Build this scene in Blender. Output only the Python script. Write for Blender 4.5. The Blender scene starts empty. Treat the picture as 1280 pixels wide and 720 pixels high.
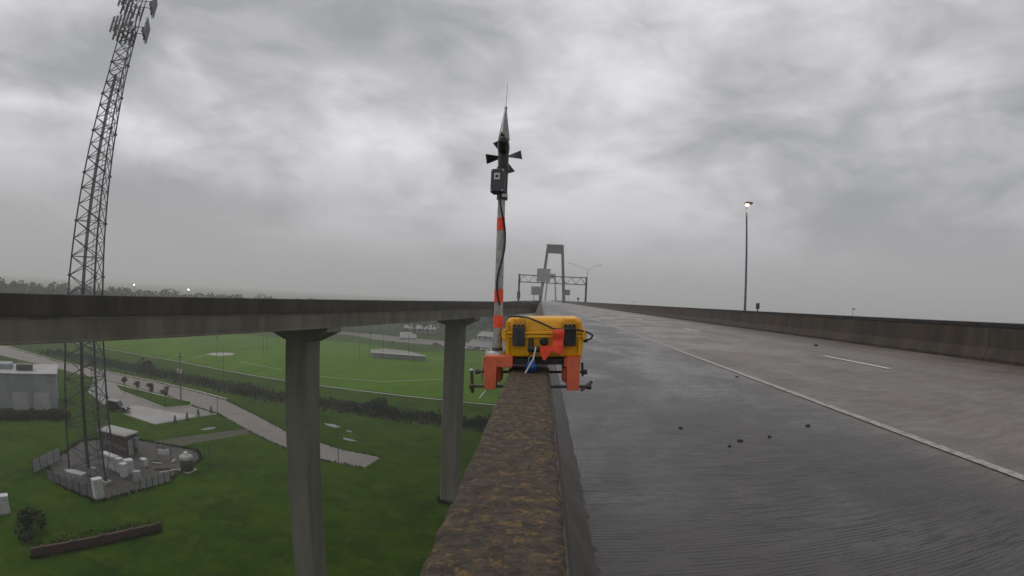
import bpy, bmesh, math, random
from mathutils import Vector, Matrix
random.seed(7)
R = math.radians
sc = bpy.context.scene
col = sc.collection

# ------------------------------------------------------------------ camera (wide action-camera lens: equidistant)
EYE = Vector((0.0, 0.0, 1.32))
FPX = 650.0                                   # focal length in pixels of a 1280 px wide frame
CAM_ROT = Matrix.Rotation(R(3.25), 3, 'Z') @ Matrix.Rotation(R(90 + 1.12), 3, 'X') @ Matrix.Rotation(R(2.7), 3, 'Z')
cd = bpy.data.cameras.new('camera')
cam = bpy.data.objects.new('camera', cd); col.objects.link(cam)
cam.location = EYE; cam.rotation_euler = CAM_ROT.to_euler()
cd.type = 'PANO'
cd.panorama_type = 'FISHEYE_LENS_POLYNOMIAL'
cd.sensor_fit = 'HORIZONTAL'; cd.sensor_width = 36.0; cd.sensor_height = 20.25
cd.fisheye_fov = R(200)
cd.fisheye_polynomial_k0 = 0.0
cd.fisheye_polynomial_k1 = -(1280 / 36.0) / FPX
cd.fisheye_polynomial_k2 = 0.0; cd.fisheye_polynomial_k3 = 0.0; cd.fisheye_polynomial_k4 = 0.0
cd.clip_start = 0.05; cd.clip_end = 20000
sc.camera = cam

# ------------------------------------------------------------------ world: overcast storm sky
SUN_EL, SUN_AZ = 58.0, -70.0                  # behind the cloud, high to the left and a little behind
w = bpy.data.worlds.new('World'); sc.world = w; w.use_nodes = True
nt = w.node_tree; nt.nodes.clear(); N = nt.nodes; L = nt.links
def node(t, **kw):
    n = N.new(t)
    for k, v in kw.items(): setattr(n, k, v)
    return n
def wmath(op, a, b=None):
    n = node('ShaderNodeMath', operation=op)
    for i, v in enumerate((a, b)):
        if v is None: continue
        if isinstance(v, (int, float)): n.inputs[i].default_value = v
        else: L.new(v, n.inputs[i])
    return n.outputs[0]
tc = node('ShaderNodeTexCoord'); sx = node('ShaderNodeSeparateXYZ'); L.new(tc.outputs['Generated'], sx.inputs[0])
zz = wmath('ADD', wmath('MAXIMUM', sx.outputs[2], 0.0), 0.55)      # cloud base seen in perspective
cx = node('ShaderNodeCombineXYZ')
L.new(wmath('DIVIDE', sx.outputs[0], zz), cx.inputs[0]); L.new(wmath('DIVIDE', sx.outputs[1], zz), cx.inputs[1]); L.new(wmath('MULTIPLY', sx.outputs[2], 1.3), cx.inputs[2])
def cloud(scale, detail, rough, dist, loc, stretch=(1, 1, 1)):
    mp = node('ShaderNodeMapping'); mp.inputs['Location'].default_value = loc
    mp.inputs['Scale'].default_value = stretch
    L.new(cx.outputs[0], mp.inputs[0])
    n = node('ShaderNodeTexNoise'); n.inputs['Scale'].default_value = scale; n.inputs['Detail'].default_value = detail
    n.inputs['Roughness'].default_value = rough; n.inputs['Distortion'].default_value = dist
    L.new(mp.outputs[0], n.inputs['Vector']); return n.outputs['Fac']
c1 = cloud(1.25, 3, 0.45, 0.15, (5.2, 6.1, 0.3))
c2 = cloud(3.1, 6, 0.52, 0.55, (7.3, 0.4, 2), (1, 0.8, 1.5))
c3 = cloud(7.5, 5, 0.55, 0.8, (1.3, 5.4, 4), (1, 0.8, 1.6))
mixc = wmath('ADD', wmath('ADD', wmath('MULTIPLY', c1, 0.54), wmath('MULTIPLY', c2, 0.34)), wmath('MULTIPLY', c3, 0.12))
ramp = node('ShaderNodeValToRGB'); L.new(mixc, ramp.inputs[0])
cr = ramp.color_ramp; cr.interpolation = 'B_SPLINE'
cr.elements[0].position = 0.40; cr.elements[0].color = (0.235, 0.243, 0.252, 1)
cr.elements[1].position = 0.61; cr.elements[1].color = (0.735, 0.725, 0.755, 1)
e = cr.elements.new(0.50); e.color = (0.455, 0.45, 0.467, 1)
scl = node('ShaderNodeVectorMath', operation='SCALE'); scl.inputs['Scale'].default_value = 12.6; L.new(ramp.outputs[0], scl.inputs[0])
hz = node('ShaderNodeMapRange'); hz.interpolation_type = 'SMOOTHSTEP'
hz.inputs[1].default_value = 0.0; hz.inputs[2].default_value = 0.30
L.new(sx.outputs[2], hz.inputs[0])
hm = node('ShaderNodeMix', data_type='RGBA'); L.new(hz.outputs[0], hm.inputs[0])
hm.inputs[6].default_value = (3.95, 3.88, 4.02, 1); L.new(scl.outputs[0], hm.inputs[7])
sky = node('ShaderNodeTexSky', sky_type='NISHITA', sun_disc=False)
sky.sun_elevation = R(SUN_EL); sky.sun_rotation = R(SUN_AZ); sky.dust_density = 4.0
fm = node('ShaderNodeMix', data_type='RGBA'); fm.inputs[0].default_value = 0.94
L.new(sky.outputs[0], fm.inputs[6]); L.new(hm.outputs[2], fm.inputs[7])
bg = node('ShaderNodeBackground'); bg.inputs[1].default_value = 0.1; L.new(fm.outputs[2], bg.inputs[0])
L.new(bg.outputs[0], node('ShaderNodeOutputWorld').inputs[0])

sd = bpy.data.lights.new('sun', 'SUN'); sd.energy = 0.5; sd.angle = R(35); sd.color = (1.0, 0.97, 0.93)
so = bpy.data.objects.new('sun', sd); col.objects.link(so)
sdir = Vector((math.sin(R(SUN_AZ)) * math.cos(R(SUN_EL)), math.cos(R(SUN_AZ)) * math.cos(R(SUN_EL)), math.sin(R(SUN_EL))))
so.rotation_euler = sdir.to_track_quat('Z', 'Y').to_euler(); so.location = (0, 0, 60)

sc.view_settings.view_transform = 'Standard'; sc.view_settings.look = 'None'
sc.view_settings.exposure = 0.0; sc.view_settings.gamma = 1.0; sc.view_settings.use_curve_mapping = False
sc.render.engine = 'CYCLES'
sc.cycles.use_denoising = True
sc.cycles.max_bounces = 6; sc.cycles.volume_bounces = 2; sc.cycles.diffuse_bounces = 3
sc.cycles.use_adaptive_sampling = True; sc.cycles.adaptive_threshold = 0.01

# ------------------------------------------------------------------ measuring helpers (photo pixel -> place in the world)
GZ = -21.9
def ray(px, py):
    u, v = px - 640.0, 360.0 - py
    r = math.hypot(u, v) + 1e-9; th = r / FPX
    return CAM_ROT @ Vector((math.sin(th) * u / r, math.sin(th) * v / r, -math.cos(th)))
def at(px, py, Y):
    d = ray(px, py); return EYE + d * (Y / d.y)
def atx(px, py, X):
    d = ray(px, py); return EYE + d * (X / d.x)
def G(px, py, z=None):
    d = ray(px, py); z = GZ if z is None else z
    return EYE + d * ((z - EYE.z) / d.z)
def rng(px, py, D):                            # point at horizontal distance D
    d = ray(px, py); return EYE + d * (D / math.hypot(d.x, d.y))
def hgt(P, px, py):                            # world z seen at pixel (px,py) at the horizontal distance of P
    d = ray(px, py); return EYE.z + d.z * math.hypot(P.x, P.y) / math.hypot(d.x, d.y)
def road_z(x): return 0.02 * x

# ------------------------------------------------------------------ materials
MATS = {}
def mat(name, c, rough=0.7, c2=None, scale=2.0, lo=0.4, hi=0.62, detail=5, bump=0.0, bscale=30, metal=0.0, spec=0.5,
        patch=None, pscale=6, plo=0.58, phi=0.66, stretch=(1, 1, 1), rough2=None, emit=None, coat=0.0, nrough=0.6):
    if name in MATS: return MATS[name]
    m = bpy.data.materials.new(name); MATS[name] = m; m.use_nodes = True
    t = m.node_tree; b = t.nodes['Principled BSDF']
    b.inputs['Base Color'].default_value = (*c, 1); b.inputs['Roughness'].default_value = rough
    b.inputs['Metallic'].default_value = metal; b.inputs['Specular IOR Level'].default_value = spec
    b.inputs['Coat Weight'].default_value = coat
    if emit:
        b.inputs['Emission Color'].default_value = (*emit[0], 1); b.inputs['Emission Strength'].default_value = emit[1]
    geo = t.nodes.new('ShaderNodeNewGeometry'); mp = t.nodes.new('ShaderNodeMapping')
    mp.inputs['Scale'].default_value = stretch; t.links.new(geo.outputs['Position'], mp.inputs[0])
    def noise(s, d=detail, r=nrough):
        n = t.nodes.new('ShaderNodeTexNoise'); n.inputs['Scale'].default_value = s
        n.inputs['Detail'].default_value = d; n.inputs['Roughness'].default_value = r
        t.links.new(mp.outputs[0], n.inputs['Vector']); return n.outputs['Fac']
    def step(v, a, z):
        r = t.nodes.new('ShaderNodeMapRange'); r.interpolation_type = 'SMOOTHSTEP'
        r.inputs[1].default_value = a; r.inputs[2].default_value = z; t.links.new(v, r.inputs[0]); return r.outputs[0]
    out = None
    if c2:
        f = step(noise(scale), lo, hi)
        mx = t.nodes.new('ShaderNodeMix'); mx.data_type = 'RGBA'; t.links.new(f, mx.inputs[0])
        mx.inputs[6].default_value = (*c, 1); mx.inputs[7].default_value = (*c2, 1); out = mx.outputs[2]
        if rough2 is not None:
            rr = t.nodes.new('ShaderNodeMapRange'); rr.inputs[3].default_value = rough; rr.inputs[4].default_value = rough2
            t.links.new(f, rr.inputs[0]); t.links.new(rr.outputs[0], b.inputs['Roughness'])
    if patch:
        f = step(noise(pscale, 4, 0.7), plo, phi)
        mx = t.nodes.new('ShaderNodeMix'); mx.data_type = 'RGBA'; t.links.new(f, mx.inputs[0])
        if out: t.links.new(out, mx.inputs[6])
        else: mx.inputs[6].default_value = (*c, 1)
        mx.inputs[7].default_value = (*patch, 1); out = mx.outputs[2]
    if out: t.links.new(out, b.inputs['Base Color'])
    if bump:
        bn = t.nodes.new('ShaderNodeBump'); bn.inputs['Strength'].default_value = bump; bn.inputs['Distance'].default_value = 0.02
        t.links.new(noise(bscale, 4, 0.65), bn.inputs['Height']); t.links.new(bn.outputs[0], b.inputs['Normal'])
    return m

M_par = mat('lichen_concrete', (0.034, 0.025, 0.017), 0.75, (0.092, 0.066, 0.038), 26, 0.36, 0.64, 10, 1.0, 70, patch=(0.205, 0.122, 0.027), pscale=34, plo=0.52, phi=0.67)
M_parside = mat('damp_concrete', (0.058, 0.050, 0.040), 0.45, (0.10, 0.088, 0.072), 3.0, 0.35, 0.65, 5, 0.25, 40, stretch=(1, 0.5, 0.25))
M_bar = mat('stained_barrier_concrete', (0.028, 0.020, 0.012), 0.8, (0.060, 0.044, 0.026), 1.1, 0.35, 0.66, 6, 0.25, 20, stretch=(1, 1.3, 0.35), patch=(0.028, 0.025, 0.021), pscale=0.9, plo=0.5, phi=0.66)
M_coping = mat('blackened_concrete', (0.018, 0.017, 0.016), 0.75, (0.036, 0.034, 0.031), 3, 0.35, 0.65, 5, 0.2, 30)
M_ramppar = mat('dark_weathered_concrete', (0.034, 0.029, 0.026), 0.8, (0.068, 0.052, 0.042), 0.9, 0.36, 0.66, 6, 0.2, 14, stretch=(1.2, 1.2, 0.3))
M_girder = mat('girder_concrete', (0.098, 0.086, 0.064), 0.75, (0.195, 0.174, 0.132), 0.55, 0.30, 0.68, 9, 0.12, 10, stretch=(1.2, 1.2, .35))
M_pier = mat('pier_concrete', (0.150, 0.138, 0.112), 0.8, (0.200, 0.186, 0.155), 0.7, 0.35, 0.65, 5, 0.15, 12, stretch=(1.5, 1.5, 0.25))
M_line = mat('worn_white_paint', (0.37, 0.35, 0.315), 0.5, (0.19, 0.175, 0.155), 10, 0.40, 0.68, 8)
M_dash = mat('white_dash_paint', (0.66, 0.64, 0.60), 0.4, (0.42, 0.40, 0.37), 10, 0.45, 0.72, 8)
M_yellow = mat('yellow_case_plastic', (0.86, 0.43, 0.010), 0.36, (0.74, 0.35, 0.008), 6, 0.4, 0.7, 6, 0.05, 300, patch=(0.40, 0.22, 0.03), pscale=14, plo=.60, phi=.80)
M_black = mat('black_plastic', (0.016, 0.016, 0.017), 0.45, (0.03, 0.03, 0.031), 12)
M_dark = mat('dark_grey_plastic', (0.038, 0.04, 0.043), 0.4, (0.06, 0.062, 0.066), 14)
M_red = mat('red_orange_painted_steel', (0.74, 0.150, 0.065), 0.5, (0.58, 0.11, 0.052), 18, 0.5, 0.75, 5, 0.08, 90, patch=(0.16, 0.055, 0.035), pscale=34, plo=.62, phi=.70)
M_tape = mat('orange_tape', (0.95, 0.095, 0.035), 0.5, (0.85, 0.07, 0.028), 22)
M_steel = mat('galvanised_steel', (0.42, 0.42, 0.41), 0.38, (0.30, 0.30, 0.295), 20, metal=0.6)
M_rod = mat('dull_threaded_steel', (0.07, 0.066, 0.06), 0.5, (0.11, 0.10, 0.09), 30, metal=0.4)
M_mast = mat('grey_aluminium_mast', (0.42, 0.41, 0.385), 0.42, (0.30, 0.29, 0.27), 25, metal=0.3)
M_tan = mat('tan_plastic', (0.45, 0.38, 0.26), 0.6, (0.34, 0.29, 0.2), 20)
M_white = mat('white_plastic', (0.72, 0.72, 0.70), 0.4, (0.6, 0.6, 0.58), 15)
M_blue = mat('blue_plastic', (0.015, 0.10, 0.42), 0.3, (0.012, 0.075, 0.33), 10)
M_fin = mat('weathered_fin_plastic', (0.24, 0.235, 0.195), 0.5, (0.16, 0.155, 0.13), 16)
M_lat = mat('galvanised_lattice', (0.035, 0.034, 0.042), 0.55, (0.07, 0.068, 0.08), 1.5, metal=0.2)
M_cable = mat('black_coax', (0.02, 0.02, 0.023), 0.6, (0.035, 0.035, 0.04), 5)
M_ant = mat('antenna_radome', (0.085, 0.088, 0.09), 0.5, (0.13, 0.134, 0.136), 3)
M_grass = mat('wet_grass', (0.045, 0.088, 0.006), 0.95, (0.019, 0.046, 0.005), 0.16, 0.36, 0.66, 14, 0.8, 2.2, spec=0.02, patch=(0.058, 0.090, 0.010), pscale=0.3, plo=0.50, phi=0.72, nrough=0.78)
M_field = mat('mown_field_grass', (0.082, 0.168, 0.007), 0.95, (0.056, 0.122, 0.006), 0.11, 0.38, 0.64, 14, 0.5, 3.0, spec=0.02, stretch=(1, 0.4, 1), patch=(0.082, 0.130, 0.012), pscale=0.2, plo=0.5, phi=0.72, nrough=0.75)
M_asph = mat('pale_wet_asphalt', (0.130, 0.114, 0.097), 0.5, (0.18, 0.160, 0.138), 0.35, 0.35, 0.65, 10, 0.1, 20, patch=(0.09, 0.08, 0.068), pscale=0.5, plo=.55, phi=.66, nrough=.72)
M_lot = mat('parking_concrete', (0.155, 0.148, 0.132), 0.45, (0.20, 0.192, 0.172), 0.2, 0.35, 0.65, 6, 0.1, 20)
M_slab = mat('new_concrete', (0.27, 0.265, 0.25), 0.5, (0.33, 0.325, 0.305), 0.4, 0.35, 0.65)
M_gravel = mat('gravel', (0.048, 0.043, 0.037), 0.85, (0.080, 0.072, 0.062), 1.2, 0.35, 0.65, 8, 0.5, 8)
M_dirt = mat('worn_dirt', (0.070, 0.066, 0.042), 0.85, (0.045, 0.055, 0.022), 0.8, 0.35, 0.65, 6, 0.3, 6)
M_kerb = mat('kerb_concrete', (0.42, 0.40, 0.30), 0.7, (0.34, 0.33, 0.26), 1)
M_leaf = mat('dark_shrub_leaf', (0.016, 0.025, 0.008), 0.7, (0.028, 0.040, 0.012), 2.0, 0.35, 0.65, spec=0.25)
M_leaf2 = mat('young_tree_leaf', (0.030, 0.040, 0.018), 0.7, (0.050, 0.062, 0.026), 2.0, 0.35, 0.65, spec=0.25)
M_wood = mat('far_wood_leaf', (0.030, 0.046, 0.020), 0.8, (0.052, 0.068, 0.030), 0.08, 0.35, 0.65, spec=0.2)
M_bark = mat('bark', (0.055, 0.045, 0.035), 0.85, (0.09, 0.075, 0.06), 6, bump=0.4)
M_wallw = mat('white_metal_siding', (0.29, 0.30, 0.315), 0.5, (0.22, 0.23, 0.245), 0.3, 0.35, 0.65)
M_cab = mat('white_cabinet_paint', (0.58, 0.59, 0.58), 0.45, (0.48, 0.49, 0.485), 1.5, 0.4, 0.7)
M_roof = mat('pale_metal_roof', (0.30, 0.295, 0.28), 0.55, (0.38, 0.375, 0.36), 0.5, 0.35, 0.65)
M_brown = mat('brown_siding', (0.065, 0.048, 0.038), 0.7, (0.09, 0.070, 0.056), 1.5)
M_brick = mat('reddish_brown_wall', (0.085, 0.040, 0.030), 0.8, (0.055, 0.030, 0.024), 2, bump=0.3)
M_glass = mat('dark_glass', (0.012, 0.014, 0.016), 0.08)
M_tyre = mat('tyre_rubber', (0.02, 0.02, 0.02), 0.8)
M_lens = mat('lamp_lens', (0.8, 0.8, 0.78), 0.2)
M_green = mat('green_sign', (0.018, 0.07, 0.055), 0.4)
M_signb = mat('sign_back_aluminium', (0.36, 0.35, 0.33), 0.5, (0.30, 0.29, 0.275), 0.8)
M_pylon = mat('weathering_steel', (0.014, 0.012, 0.012), 0.8, (0.022, 0.019, 0.019), 0.15, 0.35, 0.65)
M_pole = mat('pole_steel', (0.12, 0.125, 0.16), 0.45, (0.16, 0.165, 0.20), 3, metal=0.3)
M_lamp = mat('lit_lamp', (0.9, 0.8, 0.7), 0.3, emit=((1.0, 0.58, 0.32), 3.2))
M_flood = mat('lit_floodlight', (0.9, 0.9, 0.9), 0.3, emit=((1.0, 0.93, 0.85), 30.0))
M_rubber = mat('rubber_scrap', (0.018, 0.017, 0.016), 0.7, (0.03, 0.028, 0.026), 40)
M_post = mat('weathered_wood_pole', (0.085, 0.072, 0.06), 0.8, (0.12, 0.104, 0.088), 2, stretch=(3, 3, 0.3))

def deck_material():
    m = bpy.data.materials.new('wet_tined_concrete'); m.use_nodes = True
    t = m.node_tree; b = t.nodes['Principled BSDF']; nn = t.nodes.new; lk = t.links.new
    geo = nn('ShaderNodeNewGeometry')
    def noise(s, d, r, st=(1, 1, 1), dist=0.0):
        mp = nn('ShaderNodeMapping'); mp.inputs['Scale'].default_value = st; lk(geo.outputs['Position'], mp.inputs[0])
        n = nn('ShaderNodeTexNoise'); n.inputs['Scale'].default_value = s; n.inputs['Detail'].default_value = d
        n.inputs['Roughness'].default_value = r; n.inputs['Distortion'].default_value = dist; lk(mp.outputs[0], n.inputs['Vector']); return n.outputs['Fac']
    def step(v, a, z, lo=0.0, hi=1.0):
        r = nn('ShaderNodeMapRange'); r.interpolation_type = 'SMOOTHSTEP'; r.inputs[1].default_value = a; r.inputs[2].default_value = z
        r.inputs[3].default_value = lo; r.inputs[4].default_value = hi; lk(v, r.inputs[0]); return r.outputs[0]
    def mix(f, a, c):
        x = nn('ShaderNodeMix'); x.data_type = 'RGBA'; lk(f, x.inputs[0])
        for i, v in ((6, a), (7, c)):
            if isinstance(v, tuple): x.inputs[i].default_value = (*v, 1)
            else: lk(v, x.inputs[i])
        return x.outputs[2]
    def mul(a, c, op='MULTIPLY'):
        x = nn('ShaderNodeMath'); x.operation = op
        for i, v in enumerate((a, c)):
            if isinstance(v, float): x.inputs[i].default_value = v
            else: lk(v, x.inputs[i])
        return x.outputs[0]
    sep = nn('ShaderNodeSeparateXYZ'); lk(geo.outputs['Position'], sep.inputs[0])
    lane = step(sep.outputs[0], 3.0, 4.6)                       # traffic lanes are worn paler than the shoulder
    big = step(noise(0.45, 5, 0.6), 0.36, 0.66)
    pud = step(noise(0.55, 6, 0.62, (1, 0.55, 1), 0.3), 0.34, 0.70)   # where the film of water stands
    fine = noise(14, 5, 0.7)
    sh = mix(big, (0.042, 0.036, 0.031), (0.064, 0.056, 0.048))
    ln = mix(big, (0.150, 0.128, 0.108), (0.190, 0.163, 0.138))
    base = mix(lane, mix(pud, sh, (0.040, 0.035, 0.031)), ln)
    base = mix(step(fine, 0.42, 0.85), base, mix(lane, (0.072, 0.066, 0.060), (0.215, 0.178, 0.145)))
    wt = nn('ShaderNodeMath'); wt.operation = 'SINE'; lk(mul(mul(sep.outputs[0], -3.9, 'ADD'), 3.45), wt.inputs[0])
    trk = mul(step(mul(wt.outputs[0], mul(noise(1.1, 6, .7, (1, .06, 1)), 1.2), 'MULTIPLY'), 0.1, 0.75), lane)
    base = mix(mul(trk, 0.45), base, (0.105, 0.086, 0.070))
    # transverse tining: broken grooves across the deck
    wv = nn('ShaderNodeTexWave'); wv.wave_type = 'BANDS'; wv.bands_direction = 'Y'; wv.inputs['Scale'].default_value = 8.2
    wv.inputs['Distortion'].default_value = 0.45; wv.inputs['Detail'].default_value = 3; wv.inputs['Detail Scale'].default_value = 1.6
    mp = nn('ShaderNodeMapping'); mp.inputs['Scale'].default_value = (0.12, 1, 1); lk(geo.outputs['Position'], mp.inputs[0]); lk(mp.outputs[0], wv.inputs['Vector'])
    brk = step(noise(2.2, 6, 0.75, (0.8, 2.4, 1)), 0.42, 0.58)
    groove = mul(step(wv.outputs['Fac'], 0.62, 0.90), brk)
    base = mix(mul(groove, 0.85), base, (0.022, 0.021, 0.020))
    # short dark strokes where water stands in the grooves of the shoulder
    stk = mul(step(noise(1.0, 5, 0.62, (2.4, 24, 1)), 0.53, 0.64), step(noise(0.8, 4, .6, (1, 1, 1)), 0.38, 0.62))
    stk = mul(stk, step(lane, 0.0, 1.0, 1.0, 0.18))
    base = mix(mul(stk, 0.72), base, (0.014, 0.013, 0.012))
    lk(base, b.inputs['Base Color'])
    rg = mul(step(pud, 0.0, 1.0, 0.42, 0.22), mul(lane, 0.07), 'ADD'); lk(rg, b.inputs['Roughness'])
    lk(step(lane, 0.0, 1.0, 0.46, 0.36), b.inputs['Specular IOR Level'])
    hgt_ = mul(mul(mul(fine, 0.5), mul(groove, -1.0), 'ADD'), mul(stk, -1.2), 'ADD')
    bn = nn('ShaderNodeBump'); bn.inputs['Distance'].default_value = 0.006; bn.inputs['Strength'].default_value = 0.42
    lk(hgt_, bn.inputs['Height']); lk(bn.outputs[0], b.inputs['Normal'])
    return m
M_deck = deck_material()

# ------------------------------------------------------------------ mesh helpers
class MB:
    def __init__(s): s.v, s.f, s.sm = [], [], []
    def add(s, vs, fs, smooth=False):
        o = len(s.v); s.v += [tuple(p) for p in vs]; s.f += [tuple(i + o for i in q) for q in fs]; s.sm += [smooth] * len(fs); return s
    def box(s, a, b):
        (x0, y0, z0), (x1, y1, z1) = a, b
        return s.add([(x0,y0,z0),(x1,y0,z0),(x1,y1,z0),(x0,y1,z0),(x0,y0,z1),(x1,y0,z1),(x1,y1,z1),(x0,y1,z1)],
                     [(3,2,1,0),(4,5,6,7),(0,1,5,4),(1,2,6,5),(2,3,7,6),(3,0,4,7)])
    def rbox(s, a, b, bev=0.01, seg=2, taper=None):
        bm = bmesh.new(); bmesh.ops.create_cube(bm, size=1)
        c = [(p + q) / 2 for p, q in zip(a, b)]; d = [q - p for p, q in zip(a, b)]
        for v in bm.verts:
            k = 1.0
            if taper: k = taper[1] if v.co.z > 0 else taper[0]
            v.co = Vector((c[0] + v.co.x * d[0] * k, c[1] + v.co.y * d[1] * k, c[2] + v.co.z * d[2]))
        bmesh.ops.bevel(bm, geom=bm.edges[:], offset=bev, segments=seg, affect='EDGES', profile=0.5)
        bm.verts.index_update()
        s.add([v.co[:] for v in bm.verts], [[v.index for v in f.verts] for f in bm.faces]); bm.free(); return s
    def tube(s, pts, r, n=8, r2=None, smooth=True, caps=True):
        pts = [Vector(p) for p in pts]; k = len(pts); vs, fs = [], []
        up = None
        for i, p in enumerate(pts):
            t = (pts[min(i+1, k-1)] - pts[max(i-1, 0)]).normalized()
            if up is None: up = t.orthogonal().normalized()
            up = (up - t * up.dot(t)); up = up.normalized() if up.length > 1e-6 else t.orthogonal().normalized()
            sd_ = t.cross(up); rr = r if r2 is None else r + (r2 - r) * i / max(k - 1, 1)
            vs += [p + (up * math.cos(2*math.pi*j/n) + sd_ * math.sin(2*math.pi*j/n)) * rr for j in range(n)]
        for i in range(k - 1):
            fs += [(i*n+j, i*n+(j+1) % n, (i+1)*n+(j+1) % n, (i+1)*n+j) for j in range(n)]
        s.add(vs, fs, smooth)
        if caps: s.add(vs[:n], [tuple(reversed(range(n)))]); s.add(vs[-n:], [tuple(range(n))])
        return s
    def prism(s, prof, axis, a, b):
        """prof: list of 2-D points; axis 'x','y','z' extruded from a to b"""
        def P(p, t): return {'x': (t, p[0], p[1]), 'y': (p[0], t, p[1]), 'z': (p[0], p[1], t)}[axis]
        n = len(prof)
        s.add([P(p, a) for p in prof] + [P(p, b) for p in prof],
              [tuple(reversed(range(n))), tuple(range(n, 2*n))] + [(i, (i+1) % n, n+(i+1) % n, n+i) for i in range(n)]); return s
    def lathe(s, prof, n=20, smooth=True, axis=None):
        vs, fs = [], []
        for (r, z) in prof: vs += [(r*math.cos(2*math.pi*j/n), r*math.sin(2*math.pi*j/n), z) for j in range(n)]
        for i in range(len(prof)-1): fs += [(i*n+j, i*n+(j+1) % n, (i+1)*n+(j+1) % n, (i+1)*n+j) for j in range(n)]
        if axis: vs = [axis @ Vector(v) for v in vs]
        s.add(vs, fs, smooth); s.add(vs[:n], [tuple(reversed(range(n)))]); s.add(vs[-n:], [tuple(range(n))]); return s
    def bar(s, a, b, w, h=None):
        a, b = Vector(a), Vector(b); h = h or w; t = (b - a).normalized()
        u = t.cross(Vector((0, 0, 1))); u = u.normalized() if u.length > 1e-4 else Vector((1, 0, 0)); v = t.cross(u)
        q = [u*w/2+v*h/2, -u*w/2+v*h/2, -u*w/2-v*h/2, u*w/2-v*h/2]
        return s.add([a+k for k in q]+[b+k for k in q], [(3,2,1,0),(4,5,6,7),(0,1,5,4),(1,2,6,5),(2,3,7,6),(3,0,4,7)])
    def mesh(s, name, m):
        me = bpy.data.meshes.new(name); me.from_pydata(s.v, [], s.f)
        me.polygons.foreach_set('use_smooth', s.sm); me.materials.append(m)
        bm = bmesh.new(); bm.from_mesh(me); bmesh.ops.recalc_face_normals(bm, faces=bm.faces[:]); bm.to_mesh(me); bm.free()
        me.update(); return me
    def build(s, name, m, parent=None, loc=None, fix=True):
        if fix: me = s.mesh(name, m)
        else:
            me = bpy.data.meshes.new(name); me.from_pydata(s.v, [], s.f); me.polygons.foreach_set('use_smooth', s.sm); me.materials.append(m)
        o = bpy.data.objects.new(name, me); col.objects.link(o)
        if parent: o.parent = parent
        if loc: o.location = loc
        return o
def tag(o, label=None, cat=None, group=None, kind=None):
    for k, v in (('label', label), ('category', cat), ('group', group), ('kind', kind)):
        if v: o[k] = v
    return o
def empty(name, loc=(0, 0, 0), rz=0.0, label=None, cat=None, group=None):
    o = bpy.data.objects.new(name, None); col.objects.link(o); o.location = loc; o.rotation_euler = (0, 0, rz)
    o.empty_display_size = 0.2
    return tag(o, label, cat, group)
def inst(name, me, parent, loc=(0, 0, 0), rot=(0, 0, 0), scale=(1, 1, 1)):
    o = bpy.data.objects.new(name, me); col.objects.link(o); o.parent = parent; o.location = loc; o.rotation_euler = rot; o.scale = scale; return o
def copy_tree(o, parent=None):
    c = o.copy(); col.objects.link(c); c.parent = parent
    for ch in list(o.children): copy_tree(ch, c)
    return c
def sheet(name, pts, z, m, kind='structure', parent=None):
    """flat ground-level polygon (triangulated by bmesh)"""
    bm = bmesh.new(); vs = [bm.verts.new((p[0], p[1], z)) for p in pts]
    f = bm.faces.new(vs); bmesh.ops.triangulate(bm, faces=[f])
    me = bpy.data.meshes.new(name); bm.to_mesh(me); bm.free()
    for p in me.polygons:
        if p.normal.z < 0: p.flip()
    me.materials.append(m); o = bpy.data.objects.new(name, me); col.objects.link(o)
    if parent: o.parent = parent
    elif kind: o['kind'] = kind
    return o
def strip(pts, wd, z, h=0.0):
    """ribbon of width wd along ground points; with h it is a raised kerb"""
    mb = MB(); pts = [Vector((p[0], p[1], 0)) for p in pts]; a, b = [], []
    for i, p in enumerate(pts):
        t = (pts[min(i+1, len(pts)-1)] - pts[max(i-1, 0)]).normalized(); n = Vector((-t.y, t.x, 0)) * wd / 2
        a.append(p + n); b.append(p - n)
    for i in range(len(pts)-1):
        if h:
            q = [a[i], a[i+1], b[i+1], b[i]]
            mb.add([(v.x, v.y, z) for v in q] + [(v.x, v.y, z + h) for v in q], [(3,2,1,0),(4,5,6,7),(0,1,5,4),(1,2,6,5),(2,3,7,6),(3,0,4,7)])
        else:
            q = [b[i], b[i+1], a[i+1], a[i]]; mb.add([(v.x, v.y, z) for v in q], [(0, 1, 2, 3)])
    return mb

# ================================================================== THE SETTING
# ground
bm = MB(); bm.add([(-2900, -700, GZ), (2900, -700, GZ), (2900, 3300, GZ), (-2900, 3300, GZ)], [(0, 1, 2, 3)])
tag(bm.build('ground', M_grass), kind='structure')

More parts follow.
